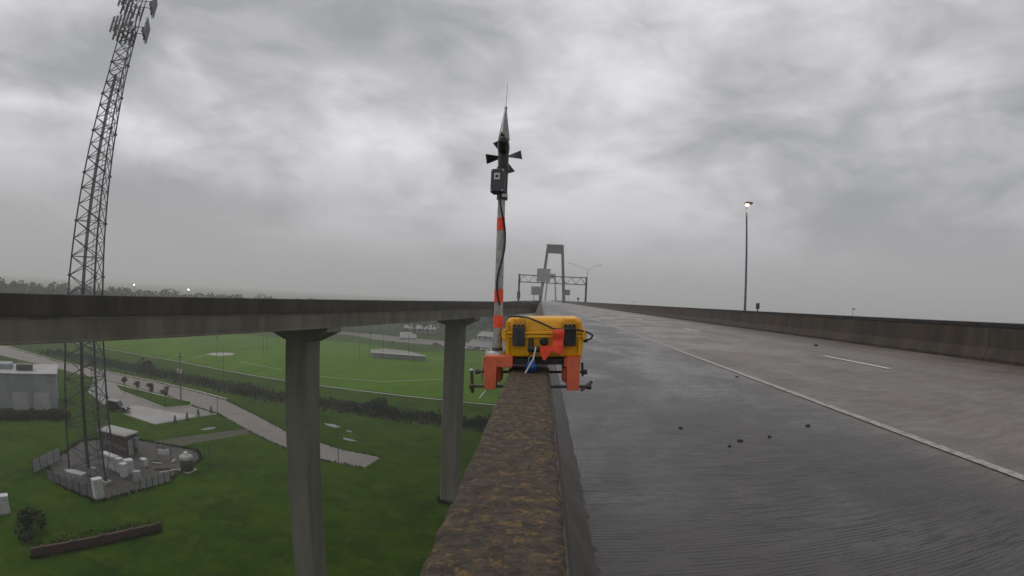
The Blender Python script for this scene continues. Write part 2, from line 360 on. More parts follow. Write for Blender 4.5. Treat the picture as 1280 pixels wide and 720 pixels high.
# ---- the deck of the highway bridge
XR = 11.42                                     # foot of the right barrier
Y0, Y1, YG = -45.0, 1000.0, 80.0               # start, far end, gore where the ramp joins
mb = MB()
mb.prism([(-0.42, -0.30), (0.36, -0.30), (XR + 0.62, road_z(XR) - 0.30), (XR + 0.62, road_z(XR)), (-0.42, road_z(-0.42))], 'y', Y0, Y1)
deck = tag(mb.build('road_deck', M_deck), kind='structure')
mb = MB()
for x in (1.5, 5.7, 9.9): mb.prism([(x - .75, -0.32), (x - .6, -1.5), (x + .6, -1.5), (x + .75, -0.32)], 'y', Y0, Y1)
mb.build('girder', M_girder, deck)
mb = MB()
for y in range(-34, 400, 34):
    mb.box((-0.2, y - .8, -2.6), (11.6, y + .8, -1.52)); mb.box((3.2, y - .7, GZ - .1), (8.2, y + .7, -2.6))
mb.build('pier', M_pier, deck)
def marking(name, x, y0, y1, wd):
    mb = MB(); n = max(1, int((y1 - y0) / 4))
    a, b = x - wd / 2, x + wd / 2
    mb.add([(a, y0, road_z(a) + .004), (b, y0, road_z(b) + .004), (b, y1, road_z(b) + .004), (a, y1, road_z(a) + .004)], [(0, 1, 2, 3)])
    return mb.build(name, M_line if name == 'edge_line' else M_dash, deck)
marking('edge_line', 3.90, Y0, Y1, 0.12)
for k in range(-2, 22): marking('lane_dash', 7.62, 9.45 + 14.6 * k, 12.4 + 14.6 * k, 0.14)
# sawn joints across the deck
for y in [26.5 + 12.2 * k for k in range(0, 12)]:
    mb = MB(); mb.add([(.37, y, road_z(.37) + .003), (XR, y, road_z(XR) + .003), (XR, y + .022, road_z(XR) + .003), (.37, y + .022, road_z(.37) + .003)], [(0, 1, 2, 3)])
    mb.build('deck_joint', M_coping, deck)

# pale silt washed against the foot of the parapet
mb = MB(); yq = -6.0; prev = None; sv, sf = [], []
rs = random.Random(9)
while yq < 40:
    w_ = .016 + .016 * rs.random(); sv += [(.338, yq, road_z(.338) + .004), (.338 + w_, yq, road_z(.338 + w_) + .004)]; yq += .07
for k in range(len(sv) // 2 - 1): sf.append((2*k, 2*k+1, 2*k+3, 2*k+2))
MB().add(sv, sf).build('silt_line', mat('washed_silt', (0.17, 0.155, 0.13), .8, (0.07, 0.062, 0.052), 14, .4, .66), deck)

# merged carriageway beyond the gore: the ramp lane runs alongside, then tapers away
LX = -5.6
def lx(y): return LX if y < 150 else LX + (LX * -1 - 0.43) * min((y - 150) / 150.0, 1.0)
mb = MB()
for a, b in ((YG + 6, 150.0), (150.0, 298.0)):
    q = [(lx(a) - .4, a), (-.43, a), (-.43, b), (lx(b) - .4, b)]
    mb.add([(x, y, road_z(x)) for x, y in q] + [(x, y, -.42) for x, y in q], [(0,1,2,3),(7,6,5,4),(0,4,5,1),(1,5,6,2),(2,6,7,3),(3,7,4,0)])
tag(mb.build('ramp_lane_deck', M_deck), kind='structure')

# ---- concrete parapet the case is clamped to
par = empty('parapet_wall', (0, 0, 0), 0, 'lichen-stained concrete parapet running under the yellow case toward the far pylons', 'parapet')
prof = [(-0.20, -0.30), (0.335, -0.01), (0.335, 0.06), (0.175, 0.32), (0.085, 0.785), (0.078, 0.810), (-0.180, 0.808), (-0.19, 0.79)]
def par_seg(y0, y1):
    """one cast length: rough subdivided top, smooth sides"""
    top, side = MB(), MB()
    side.prism([(-0.205, -0.34), (0.336, -0.34)] + prof[1:5] + [(0.07, 0.797), (-0.18, 0.797), (-0.195, 0.78)], 'y', y0, y1)
    return side
ys = [-45, -14.0, -4.6, 10.4, 16.5, 22.6, 28.7, 34.8, 40.9, 47, 53.1, 59.2, 65.3, 71.4, YG]
for a, b in zip(ys, ys[1:]):
    s = par_seg(a + .006, b - .006).build('parapet_length', M_parside, par)
    # weathered top: a fine sheet with an uneven crumbling surface and ragged edges
    near = a < 0 < b
    ny = int((b - a) / (0.03 if near else 0.5)); nx = 14 if near else 3
    vs, fs = [], []
    from mathutils import noise as mn
    for j in range(ny + 1):
        y = a + .008 + (b - a - .016) * j / ny
        for i in range(nx + 1):
            t = i / nx; x = -0.196 + 0.276 * t
            h = 0.811 + .02 * x
            if near:
                h += 0.006 * mn.noise((x * 14, y * 14, 0)) + 0.004 * mn.noise((x * 40, y * 40, 3))
                if i in (0, nx): x += 0.010 * mn.noise((y * 9, i, 1)) ; h -= 0.010 + 0.006 * abs(mn.noise((y * 12, i, 5)))
            vs.append((x, y, h))
    for j in range(ny):
        for i in range(nx): q = j*(nx+1)+i; fs.append((q, q+1, q+nx+2, q+nx+1))
    o = len(vs)                                 # skirt so the slab has thickness
    ring = [j*(nx+1) for j in range(ny+1)]; ring2 = [j*(nx+1)+nx for j in range(ny+1)]
    for rg in (ring, ring2):
        base = len(vs); vs += [(vs[k][0], vs[k][1], 0.79) for k in rg]
        for k in range(len(rg)-1): fs.append((rg[k], rg[k+1], base+k+1, base+k))
    mbt = MB(); mbt.add(vs, fs, True); mbt.build('weathered_top', M_par, s, fix=True)

# parapet on the outer side after the gore
farp = empty('parapet_wall', (0, YG, 0), 0, 'far concrete parapet on the left after the ramp has joined', 'parapet')
yy = 6.0
while yy < 560:
    prof_ = [(-.42, -.5), (-.02, -.5), (0, -.13), (-.17, .2), (-.25, .70), (-.40, .70)]; n = len(prof_); vs = []
    for q in (yy + .01, yy + 9.98): vs += [(lx(q + YG) + p[0], q, p[1]) for p in prof_]
    mb = MB(); mb.add(vs, [tuple(reversed(range(n))), tuple(range(n, 2*n))] + [(i, (i+1) % n, n+(i+1) % n, n+i) for i in range(n)])
    mb.build('parapet_length', M_bar, farp); yy += 10

# ---- barrier along the right edge
rb = empty('barrier_wall', (XR, 0, 0), 0, 'dark stained concrete barrier along the right edge of the road', 'barrier')
zb = road_z(XR)
yy = Y0
while yy < 620:
    ln_ = 6.1 if yy < 120 else 20.0
    mb = MB(); mb.prism([(0.0, zb - .28), (0.0, zb + .075), (0.165, zb + .33), (0.235, zb + .86), (0.50, zb + .86), (0.50, zb - .28)], 'y', yy + .012, yy + ln_ - .012)
    s = mb.build('barrier_length', M_bar, rb)
    mb = MB(); mb.prism([(0.215, zb + .862), (0.205, zb + .955), (0.235, zb + .972), (0.51, zb + .972), (0.525, zb + .95), (0.525, zb + .862)], 'y', yy + .010, yy + ln_ - .010)
    mb.build('coping', M_coping, s); yy += ln_

# ---- the ramp bridge on the left
RA = Vector((-19.4, 0.0)); RU = Vector((0.237, 1.0)).normalized(); RN = Vector((-RU.y, RU.x))      # RN points away from the road
rang = math.atan2(-RU.x, RU.y)
RW = 8.2
rampb = empty('ramp_bridge', (RA.x, RA.y, 0), rang, 'long concrete ramp bridge on piers crossing the left side of the view', 'bridge')
RS0, RS1 = -70.0, 84.0
def rz_(s): return 0.555 + 0.0047 * s           # top of the near parapet along the ramp
def loft(mb, prof, stations, dz):
    """prof in (across, up); extrude along local y following the grade"""
    n = len(prof); vs, fs = [], []
    for s in stations: vs += [(p[0], s, p[1] + dz(s)) for p in prof]
    for i in range(len(stations) - 1):
        fs += [(i*n+j, i*n+(j+1) % n, (i+1)*n+(j+1) % n, (i+1)*n+j) for j in range(n)]
    k = (len(stations)-1)*n
    fs += [tuple(reversed(range(n))), tuple(range(k, k+n))]
    return mb.add(vs, fs)
# local x is towards the highway (+) ; near face at x=0
st = [RS0, -20, 20, 50, RS1]
mb = MB(); loft(mb, [(-RW - .05, -1.13), (-.12, -.88), (-.12, -.70), (-RW - .05, -.96)], st, rz_); mb.build('deck_slab', M_asph, rampb)
mb = MB(); loft(mb, [(-3.8, -1.03), (-3.8, -1.68), (-4.4, -1.68), (-4.4, -1.03)], st, rz_); mb.build('girder', M_girder, rampb)
mb = MB(); loft(mb, [(-7.5, -1.14), (-7.5, -1.68), (-8.0, -1.68), (-8.0, -1.14)], st, rz_); mb.build('girder', M_girder, rampb)
s = RS0
while s < RS1 - 1:
    e_ = min(s + 6.1, RS1)
    mb = MB(); loft(mb, [(-.38, -.68), (-.22, -.02), (-.20, 0), (-.02, 0), (0, -.03), (0, -.74), (-.10, -.74), (-.10, -.68)], [s + .008, e_ - .008], rz_)
    mb.build('parapet_length', M_ramppar, rampb)
    mb = MB(); loft(mb, [(-RW - .05, -1.0), (-RW - .05, -.34), (-RW + .15, -.34), (-RW + .32, -.95)], [s + .02, e_ - .02], rz_)
    mb.build('parapet_length', M_ramppar, rampb)
    s = e_
def to_ramp(P):
    d = Vector((P.x, P.y)) - RA; return -(d.dot(RN)), d.dot(RU)
def add_pier(sl, wx=1.95, wy=1.4):
    zt = rz_(sl) - 1.73; xc = -2.6
    mb = MB(); c = .12
    pr = [(xc-wx/2+c, sl-wy/2), (xc+wx/2-c, sl-wy/2), (xc+wx/2, sl-wy/2+c), (xc+wx/2, sl+wy/2-c), (xc+wx/2-c, sl+wy/2), (xc-wx/2+c, sl+wy/2), (xc-wx/2, sl+wy/2-c), (xc-wx/2, sl-wy/2+c)]
    mb.prism(pr, 'z', GZ - .2, zt - .95); p = mb.build('pier', M_pier, rampb)
    mb = MB(); mb.prism([(-RW + .2, zt), (xc + 2.5, zt), (xc + 2.5, zt - .25), (xc + wx/2 + .02, zt - .96), (xc - wx/2 - .02, zt - .96), (xc - 2.5, zt - .45), (-RW + .2, zt - .35)], 'y', sl - wy/2 - .02, sl + wy/2 + .02)
    mb.build('pier_cap', M_pier, p)
    z = GZ + 2.4
    while z < zt - 1.4:                          # formwork lift lines
        mb = MB(); mb.prism([(xc + (q[0] - xc) * 1.006, sl + (q[1] - sl) * 1.008) for q in pr], 'z', z, z + .035); mb.build('lift_joint', M_girder, p); z += 2.44
# piers: the two in view sit where the photo shows them, the others keep the same spacing
def pier_station(px, py):
    d = ray(px, py); 
    # line from the eye in plan, meet the line x_local = -2.6
    base = RA + RN * 2.6; den = d.x * RU.y - d.y * RU.x
    t = (base.x * RU.y - base.y * RU.x) / den
    P = Vector((d.x * t, d.y * t, 0)); return to_ramp(P)[1]
s1, s2 = pier_station(379, 560), pier_station(566, 500)
for sl in (s1, s2, 2*s1 - s2, 3*s1 - 2*s2): add_pier(sl)
cuts = [RS0, 3*s1 - 2*s2, 2*s1 - s2, s1, s2, RS1]
for a, b in zip(cuts, cuts[1:]):
    mb = MB(); loft(mb, [(-.14, -.885), (-.14, -1.62), (-.08, -1.66), (-.08, -1.72), (-.61, -1.72), (-.61, -1.66), (-.55, -1.62), (-.55, -.885)], [a + .02, b - .02], rz_); mb.build('girder', M_girder, rampb)
print('PIERS', s1, s2)

# ================================================================== GROUND LEVEL: roads, lots, fields
def gp(l): return [G(*p) for p in l]
fld = sheet('sports_field', gp([(20, 424), (105, 428.5), (225, 450.5), (320, 468.5), (420, 483), (550, 498), (640, 506), (650, 470), (640, 437), (520, 440), (440, 428), (300, 418), (100, 410)]), GZ + .012, M_field)
def pline(l, wd=.22):
    strip(gp(l), wd, GZ + .03).build('pitch_line', M_white, fld)
pline([(95, 428.5), (225, 452), (320, 470), (420, 484.5), (550, 499.5), (640, 508)], .34)
pline([(395, 470), (475, 477), (555, 474)], .2); pline([(300, 452), (352, 462)], .2); pline([(527, 447), (606, 452)], .25); pline([(225, 452), (262, 443), (330, 437)], .12)
sheet('sand_pit', gp([(258, 443), (266, 441), (282, 440.7), (294, 442), (290, 444), (272, 445)]), GZ + .03, M_slab)
sheet('infield', gp([(462, 437), (480, 436), (505, 438), (527, 443), (520, 446), (495, 445.5), (470, 443)]), GZ + .034, M_lot)

acc_u = [(-60, 418), (5, 432), (67, 451), (135, 465.5), (200, 479), (250, 491), (282, 500), (320, 519), (360, 540), (420, 560), (476, 572)]
acc_l = [(455, 585), (400, 574), (360, 562), (320, 544), (272, 517), (240, 507), (205, 493), (180, 487), (145, 478), (100, 468), (62, 458), (0, 444), (-60, 430)]
tag(sheet('access_road', gp(acc_u + acc_l), GZ + .02, M_asph), kind='structure')
kb = strip(gp([(5, 431.4), (67, 450.4), (135, 464.9), (200, 478.2), (250, 490.2), (283, 499.2)]), .5, GZ, .16); tag(kb.build('kerb', M_kerb), kind='structure')
lot = sheet('parking_lot', gp([(118, 472), (145, 479), (180, 488), (205, 494), (240, 508), (272, 518), (248, 521), (194, 531), (160, 520), (130, 506), (110, 490)]), GZ + .024, M_lot)
sheet('concrete_slab', gp([(163, 508), (172, 507), (206, 514), (246, 519.5), (193, 530.5), (164, 520)]), GZ + .05, M_slab)
isl = gp([(143, 480.5), (180, 489.5), (212, 497.5), (240, 503), (238, 507.5), (205, 510), (178, 499), (150, 488.5)])
tag(sheet('grass_island', isl, GZ + .13, M_grass), kind='structure')
strip(isl + [isl[0]], .25, GZ, .16).build('island_kerb', M_kerb, lot)
pad = sheet('gravel_pad', gp([(58, 582), (100, 552), (150, 546), (185, 552), (246, 563), (252, 574), (215, 598), (176, 613), (122, 628), (75, 606)]), GZ + .02, M_gravel)
sheet('dirt_path', gp([(183, 553), (230, 546), (306, 536), (318, 541), (250, 553), (210, 561)]), GZ + .016, M_dirt)
sheet('footpath', gp([(250, 537), (260, 534.5), (270, 534), (268, 536), (254, 538)]), GZ + .03, M_lot)
for (cx_, cy_, ra, rb_) in ((415, 532, 13, 2.2), (436, 549.5, 11, 1.6), (436, 539, 5, .9)):
    q = []
    for k in range(22):
        an = k * math.tau / 22; j = random.uniform(.55, 1.1); q.append((cx_ + ra * j * math.cos(an), cy_ + rb_ * j * math.sin(an) + .22 * ra * j * math.cos(an)))
    sheet('puddle', gp(q), GZ + .01, M_glass)
# far road and buildings lots beyond the field
sheet('far_road', gp([(380, 414), (440, 419), (470, 424.5), (560, 433), (660, 441), (660, 433.5), (560, 427), (470, 418), (380, 410)]), GZ + .02, M_asph)
sheet('far_parking_lot', gp([(583, 431), (622, 436), (640, 433), (640, 426), (590, 424)]), GZ + .03, M_lot)

# ================================================================== VEGETATION
def leaves(mb, c, rad, n, size, squash=1.0, rnd=random):
    for _ in range(n):
        while True:
            p = Vector((rnd.uniform(-1, 1), rnd.uniform(-1, 1), rnd.uniform(-1, 1)))
            if 0.25 < p.length < 1: break
        p = p.normalized() * (p.length ** 0.5)
        q = Vector(c) + Vector((p.x * rad, p.y * rad, p.z * rad * squash))
        a = Vector((rnd.gauss(0, 1), rnd.gauss(0, 1), rnd.gauss(0, 1))).normalized(); b = a.orthogonal().normalized(); k = a.cross(b)
        sz = size * rnd.uniform(.6, 1.4)
        mb.add([q + b * sz, q + k * sz * .55, q - b * sz, q - k * sz * .55], [(0, 1, 2, 3)])
    return mb
def bush_mesh(seed):
    rd = random.Random(seed); mb = MB()
    for _ in range(9):
        leaves(mb, (rd.uniform(-.6, .6), rd.uniform(-.6, .6), rd.uniform(.25, .75)), rd.uniform(.22, .42), 75, .085, .9, rd)
    return mb.mesh('foliage', M_leaf)
bushes = [bush_mesh(k) for k in range(4)]
stem_mb = MB()
for a in range(5): stem_mb.tube([(0, 0, -.05), (.12*math.cos(a*1.3), .12*math.sin(a*1.3), .3), (.4*math.cos(a*1.3), .4*math.sin(a*1.3), .7)], .03, 5, .01)
stem_me = stem_mb.mesh('stem', M_bark)
def shrub(px, py, w_, h_, label, group='dark shrubs along the ditch'):
    P = G(px, py); t = empty('shrub', (P.x, P.y, GZ), random.uniform(0, 6), label, 'shrub', group)
    inst('foliage', random.choice(bushes), t, scale=(w_, w_, h_)); inst('stem', stem_me, t, scale=(w_, w_, h_))
ditch = [(60, 440), (110, 449), (150, 457), (190, 465), (235, 474), (280, 483), (330, 494), (400, 503), (470, 514), (540, 524), (590, 530), (640, 537)]
def along(pl, t):
    k = t * (len(pl) - 1); i = min(int(k), len(pl) - 2); u = k - i
    return pl[i][0] + (pl[i+1][0] - pl[i][0]) * u, pl[i][1] + (pl[i+1][1] - pl[i][1]) * u
dl = gp(ditch); tag(strip(dl, 9.0, GZ + .018).build('ditch_bank', mat('rank_grass', (0.016, 0.028, 0.006), 0.9, (0.030, 0.030, 0.013), .3, .38, .62, 7, .8, 2, spec=.1)), kind='structure')
big = [((186, 466), 3.0, 3.4, 'largest shrub on the ditch bank below the field touchline, left of the first pier'),
       ((308, 492), 2.6, 2.6, 'rounded dark shrub on the ditch bank just left of the first pier'),
       ((468, 518), 3.1, 3.3, 'broad dark shrub on the ditch bank between the two ramp piers'),
       ((492, 521), 2.0, 2.2, 'smaller dark shrub touching the broad one between the two ramp piers'),
       ((604, 536), 2.4, 3.0, 'dark shrub on the ditch bank between the second pier and the parapet'),
       ((442, 513), 1.7, 1.8, 'low dark shrub just right of the first pier on the ditch bank')]
for (p, a, b, lb) in big: shrub(p[0], p[1], a, b, lb)
for k in range(46):
    x, y = along(ditch, (k + random.uniform(.1, .9)) / 46)
    shrub(x, y + random.uniform(-3, 2), random.uniform(.9, 1.7), random.uniform(.7, 1.5), 'one of the low dark shrubs massed along the grassy ditch bank')

def small_tree(px, py, pt, label, seed, cat='tree', group='young trees on the parking island', rad=.9, name='young_tree'):
    P = G(px, py); h = hgt(P, px, pt) - GZ; rd = random.Random(seed)
    t = empty(name, (P.x, P.y, GZ), 0, label, cat, group)
    mb = MB(); mb.tube([(0, 0, -.05), (.04, 0, h * .5), (0, .05, h * .85)], .09, 7, .03)
    for a in range(5): mb.tube([(0, 0, h * .5), (.5*math.cos(a*1.26), .5*math.sin(a*1.26), h * .78)], .035, 5, .01)
    mb.build('trunk', M_bark, t)
    mb = MB()
    for _ in range(8): leaves(mb, (rd.uniform(-.5, .5)*rad, rd.uniform(-.5, .5)*rad, h * rd.uniform(.62, .9)), rd.uniform(.4, .62)*rad, 60, .13, .8, rd)
    mb.build('crown', M_leaf2, t)
for i, (px, py, pt) in enumerate([(156, 493, 470), (172, 497, 474.5), (189, 502, 478), (207, 509, 481)]):
    small_tree(px, py, pt, ['first', 'second', 'third', 'fourth'][i] + ' young tree from the left on the parking island', 20 + i)
for i, (px, py) in enumerate([(219, 530), (234, 526), (248, 521.5), (264, 517.5)]):
    P = G(px, py); t = empty('conifer_sapling', (P.x, P.y, GZ), 0, ['first', 'second', 'third', 'fourth'][i] + ' dark sapling from the left at the edge of the concrete slab', 'sapling', 'saplings beside the slab')
    mb = MB(); mb.tube([(0, 0, 0), (0, 0, 1.5)], .04, 6, .015); mb.build('trunk', M_bark, t)
    mb = MB(); rd = random.Random(i)
    for k in range(6): leaves(mb, (0, 0, .25 + k * .22), .38 - k * .05, 45, .08, .6, rd)
    mb.build('crown', M_leaf, t)

# distant wood on the left horizon
mb = MB(); rd = random.Random(3)
prof_top = [(-260, 349), (-120, 348), (-40, 346), (0, 346.5), (30, 350), (80, 354), (130, 358), (180, 361), (230, 364), (270, 366.5), (340, 371), (420, 375), (500, 379), (600, 385), (640, 388)]
def ptop(x):
    for (a, b), (c, d) in zip(prof_top, prof_top[1:]):
        if a <= x <= c: return b + (d - b) * (x - a) / (c - a)
    return 385
px = -250.0
while px < 640:
    for row in range(2):
        D = rd.uniform(285, 330) + row * 45; P = rng(px + rd.uniform(-4, 4), 372, D)
        h = hgt(P, px, ptop(px) + rd.uniform(-1.2, 3.5)) - GZ; h = max(h, 4)
        r_ = rd.uniform(2.6, 4.6)
        for _ in range(5):
            leaves(mb, (P.x + rd.uniform(-r_, r_), P.y + rd.uniform(-r_, r_), GZ + h * rd.uniform(.35, .86)), r_ * rd.uniform(.6, .95), 70, .75, h * .10 / r_ + .5, rd)
        mb.tube([(P.x, P.y, GZ), (P.x, P.y, GZ + h * .6)], .3, 5, .15)
    px += 7.5
tag(mb.build('distant_wood', M_wood, fix=False), 'dark hazy belt of trees on the left horizon behind the lattice tower', 'trees', kind='stuff')

# rank grass that breaks the edges of roads, pads, piers and walls
mb = MB(); rd = random.Random(11)
def tufts(pl, n, spread, h0, h1):
    seg = [(a, b, (b - a).length) for a, b in zip(pl, pl[1:])]; tot = sum(q[2] for q in seg)
    for a, b, l_ in seg:
        for _ in range(int(n * l_ / tot)):
            p = a.lerp(b, rd.random()); x, y = p.x + rd.gauss(0, spread), p.y + rd.gauss(0, spread); h = rd.uniform(h0, h1); an = rd.uniform(0, math.tau)
            for k in range(3):
                q = an + k * 2.1; w_ = h * .28; lx_, ly_ = math.cos(q), math.sin(q)
                mb.add([(x - ly_ * w_, y + lx_ * w_, GZ), (x + ly_ * w_, y - lx_ * w_, GZ), (x + lx_ * h * .5, y + ly_ * h * .5, GZ + h)], [(0, 1, 2)])
def ringp(c, r_): return [Vector((c.x + r_ * math.cos(k * .524), c.y + r_ * math.sin(k * .524), GZ)) for k in range(13)]
tufts(gp(acc_u), 1500, .16, .10, .28); tufts(gp(acc_l[:7]), 700, .16, .10, .28)
padp = gp([(58, 582), (100, 552), (150, 546), (185, 552), (246, 563), (252, 574), (215, 598), (176, 613), (122, 628), (75, 606), (58, 582)])
tufts(padp, 1300, .22, .10, .35)
tufts(gp([(200, 664), (40, 697)]), 900, .22, .10, .30); tufts(gp([(200, 652), (130, 665), (40, 685)]), 300, .5, .1, .25)
for sl in (s1, s2):
    c2_ = RA + RU * sl + RN * 2.6; tufts(ringp(Vector((c2_.x, c2_.y, 0)), 1.15), 420, .22, .12, .4)
tufts(gp(ditch), 3600, 2.4, .25, .75)
tag(mb.build('rank_grass', mat('tuft_grass', (0.024, 0.050, 0.006), .9, (0.044, 0.066, 0.012), .5, .36, .64, 8, spec=.05), fix=False), kind='stuff')

# ================================================================== LATTICE TOWER
tw = G(121, 592); tw.z = GZ
tower = empty('lattice_tower', tw, 0, 'tall triangular steel lattice mast with antennas standing left of the ramp', 'tower')
TH = 64.5; taz = math.atan2(-tw.x, -tw.y)       # direction back to the camera
def trad(z): return 3.70 + (1.15 - 3.70) * min(z / 53.0, 1.0)
angs = [math.atan2(-tw.y, -tw.x) + R(16) + k * R(120) for k in range(3)]
def tleg(k, z): r = trad(z); return Vector((math.cos(angs[k]) * r, math.sin(angs[k]) * r, z))
for k in range(3):
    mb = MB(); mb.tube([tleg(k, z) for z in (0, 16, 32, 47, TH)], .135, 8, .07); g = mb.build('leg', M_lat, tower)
    mb = MB(); mb.box((tleg(k, 0).x - .5, tleg(k, 0).y - .5, -.05), (tleg(k, 0).x + .5, tleg(k, 0).y + .5, .35)); mb.build('footing', M_slab, g)
zs = [0.4]
while zs[-1] < 53: zs.append(zs[-1] + max(1.35, 2.9 - zs[-1] * .033))
def brace(a, b, r): MB().tube([a, b], r, 5, caps=False).build('brace', M_lat, tower, fix=False)
for i in range(len(zs) - 1):
    za, zb_ = zs[i], zs[i+1]
    for k in range(3):
        k2 = (k + 1) % 3
        brace(tleg(k, za), tleg(k2, zb_), .052); brace(tleg(k2, za), tleg(k, zb_), .052)
        if i % 2 == 0: brace(tleg(k, za), tleg(k2, za), .040)
        if i % 3 == 0:
            mb = MB(); P = tleg(k, za); mb.box(P - Vector((.17, .17, .12)), P + Vector((.17, .17, .12))); mb.build('gusset', M_lat, tower)
# climbing ladder and cable run inside the mast
cdir = Vector((math.cos(angs[0] + R(-55)), math.sin(angs[0] + R(-55)), 0))
mb = MB(); sdv = Vector((-cdir.y, cdir.x, 0))
for o_ in (-.22, -.11, 0, .11, .22): mb.tube([cdir * (trad(0) * .42) + sdv * o_, cdir * (trad(47) * .42) + sdv * o_ + Vector((0, 0, 47))], .042, 5)
mb.build('cable_run', M_cable, tower)
mb = MB(); c2d = -cdir
for o_ in (-.22, .22): mb.tube([c2d * 1.0 + sdv * o_, c2d * .35 + sdv * o_ + Vector((0, 0, 48))], .03, 5)
for z in range(2, 96): mb.bar(c2d * (1.0 - .65 * z / 96) + sdv * -.22 + Vector((0, 0, z * .5)), c2d * (1.0 - .65 * z / 96) + sdv * .22 + Vector((0, 0, z * .5)), .025)
mb.build('ladder', M_lat, tower)
pan = MB().rbox((-.14, -.07, -1.05), (.14, .07, 1.05), .03, 2).mesh('panel_antenna', M_ant)
box_me = MB().rbox((-.2, -.12, -.3), (.2, .12, .3), .03, 1).mesh('radio_unit', M_ant)
for lev, zt in enumerate((53.3, 57.0, 60.8)):
    for k in range(3):
        a0 = angs[k] + R(60); out = Vector((math.cos(a0), math.sin(a0), 0)); tan_ = Vector((-out.y, out.x, 0))
        ctr = out * 2.05 + Vector((0, 0, zt))
        mb = MB()
        for dz in (-.45, .45):
            mb.tube([ctr - tan_ * 1.55 + Vector((0, 0, dz)), ctr + tan_ * 1.55 + Vector((0, 0, dz))], .05, 6)
            mb.tube([Vector((0, 0, zt + dz)), ctr + Vector((0, 0, dz))], .05, 6)
        mb.build('mount_frame', M_lat, tower)
        for o_ in (-1.55, -.95, -.35, .3, .9, 1.5):
            q = ctr + tan_ * o_ + out * .18
            inst('panel_antenna', pan, tower, q, (0, 0, a0 + math.pi/2 + random.uniform(-.15, .15)))
            MB().tube([ctr + tan_ * o_ + Vector((0, 0, -1.2)), ctr + tan_ * o_ + Vector((0, 0, 1.2))], .04, 5).build('antenna_pipe', M_lat, tower)
            if o_ in (-.95, .3, 1.5): inst('radio_unit', box_me, tower, ctr + tan_ * o_ - out * .25 + Vector((0, 0, -.3)), (0, 0, a0 + math.pi/2))

# ---- equipment compound at the tower's foot
def gbox(name, p0, p1, depth, top, m, label=None, cat=None, group=None, parts=True):
    """box whose near-ground edge runs from pixel p0 to p1, reaching back by depth, roof at height top (metres); returns the empty and local helpers"""
    A, B = G(*p0), G(*p1); d = (B - A); ln = Vector((d.x, d.y, 0)).length
    return empty(name, (A.x, A.y, GZ), math.atan2(d.y, d.x), label, cat, group), ln
def px_h(p, pyt): P = G(*p); return hgt(P, p[0], pyt) - GZ
# shelter hut with brown sides and pale overhanging roof
t, ln = gbox('equipment_shelter', (126, 562), (158, 571), 0, 0, None, 'long brown equipment shelter with pale roof beside the lattice tower', 'hut')
hh = 2.7; dp = 2.6
mb = MB(); mb.box((0, 0, 0), (ln, dp, hh)); mb.build('wall', M_brown, t)
mb = MB(); mb.rbox((-.2, -.2, hh), (ln + .25, dp + .2, hh + .22), .04, 1); rf = mb.build('roof', M_roof, t)
mb = MB(); mb.box((.1, .2, hh + .225), (ln - .1, dp - .2, hh + .26)); mb.build('roof_sheet', M_slab, rf)
mb = MB(); mb.box((ln, .6, 0), (ln + .05, 1.6, 2.1)); dr = mb.build('door', M_roof, t)
mb = MB(); mb.box((ln + .05, 1.4, 1.0), (ln + .1, 1.5, 1.12)); mb.build('handle', M_rod, dr)
mb = MB(); mb.rbox((ln, 1.75, .9), (ln + .55, 2.45, 2.2), .03, 1); mb.build('air_conditioner', M_wallw, t)
mb = MB()
for k in range(1, 8): mb.box((ln * k / 8 - .03, -.03, 0), (ln * k / 8 + .03, 0, hh - .02))
mb.build('batten', M_brown, t)
def cabinet(p0, p1, ptop, dp, label, m=M_cab):
    t, ln = gbox('equipment_cabinet', p0, p1, 0, 0, None, label, 'cabinet', 'white equipment cabinets')
    hh = max(px_h(p0, ptop), 1.2)
    mb = MB(); mb.rbox((0, 0, .14), (ln, dp, hh), .03, 1); mb.build('housing', m, t)
    mb = MB(); mb.box((.02, .02, 0), (ln - .02, dp - .02, .14)); mb.build('plinth', M_slab, t)
    n = max(1, round(ln / .75))
    for k in range(n):
        mb = MB(); mb.box((ln * k / n + .05, -.025, .25), (ln * (k+1) / n - .05, 0, hh - .12)); d_ = mb.build('door', m, t)
        mb = MB(); mb.box((ln * (k+1) / n - .16, -.05, hh * .5), (ln * (k+1) / n - .11, -.025, hh * .5 + .2)); mb.build('handle', M_rod, d_)
        mb = MB()
        for q in range(4): mb.box((ln * k / n + .14, -.032, hh - .5 + q * .08), (ln * (k+1) / n - .2, -.025, hh - .46 + q * .08))
        mb.build('louvre', M_roof, d_)
    mb = MB(); mb.rbox((-.05, -.06, hh), (ln + .05, dp + .05, hh + .07), .02, 1); mb.build('lid', m, t)
cabinet((127, 583.5), (143.5, 590), 566, .9, 'widest white cabinet in the compound, leftmost of the row before the shelter')
cabinet((145, 591), (149.5, 593), 573, .8, 'narrow white cabinet second in the compound row before the shelter')
cabinet((150.5, 597), (156, 598.5), 580, .8, 'slim white cabinet third in the compound row before the shelter')
cabinet((158, 594.5), (168, 593), 577, .9, 'white cabinet at the right end of the row before the shelter')
cabinet((120, 626), (131.5, 623.5), 601, .8, 'white cabinet standing alone at the near corner of the gravel pad')
cabinet((84, 602), (104, 607), 590, 1.0, 'dull cabinet beneath the lattice tower on the gravel pad', M_roof)
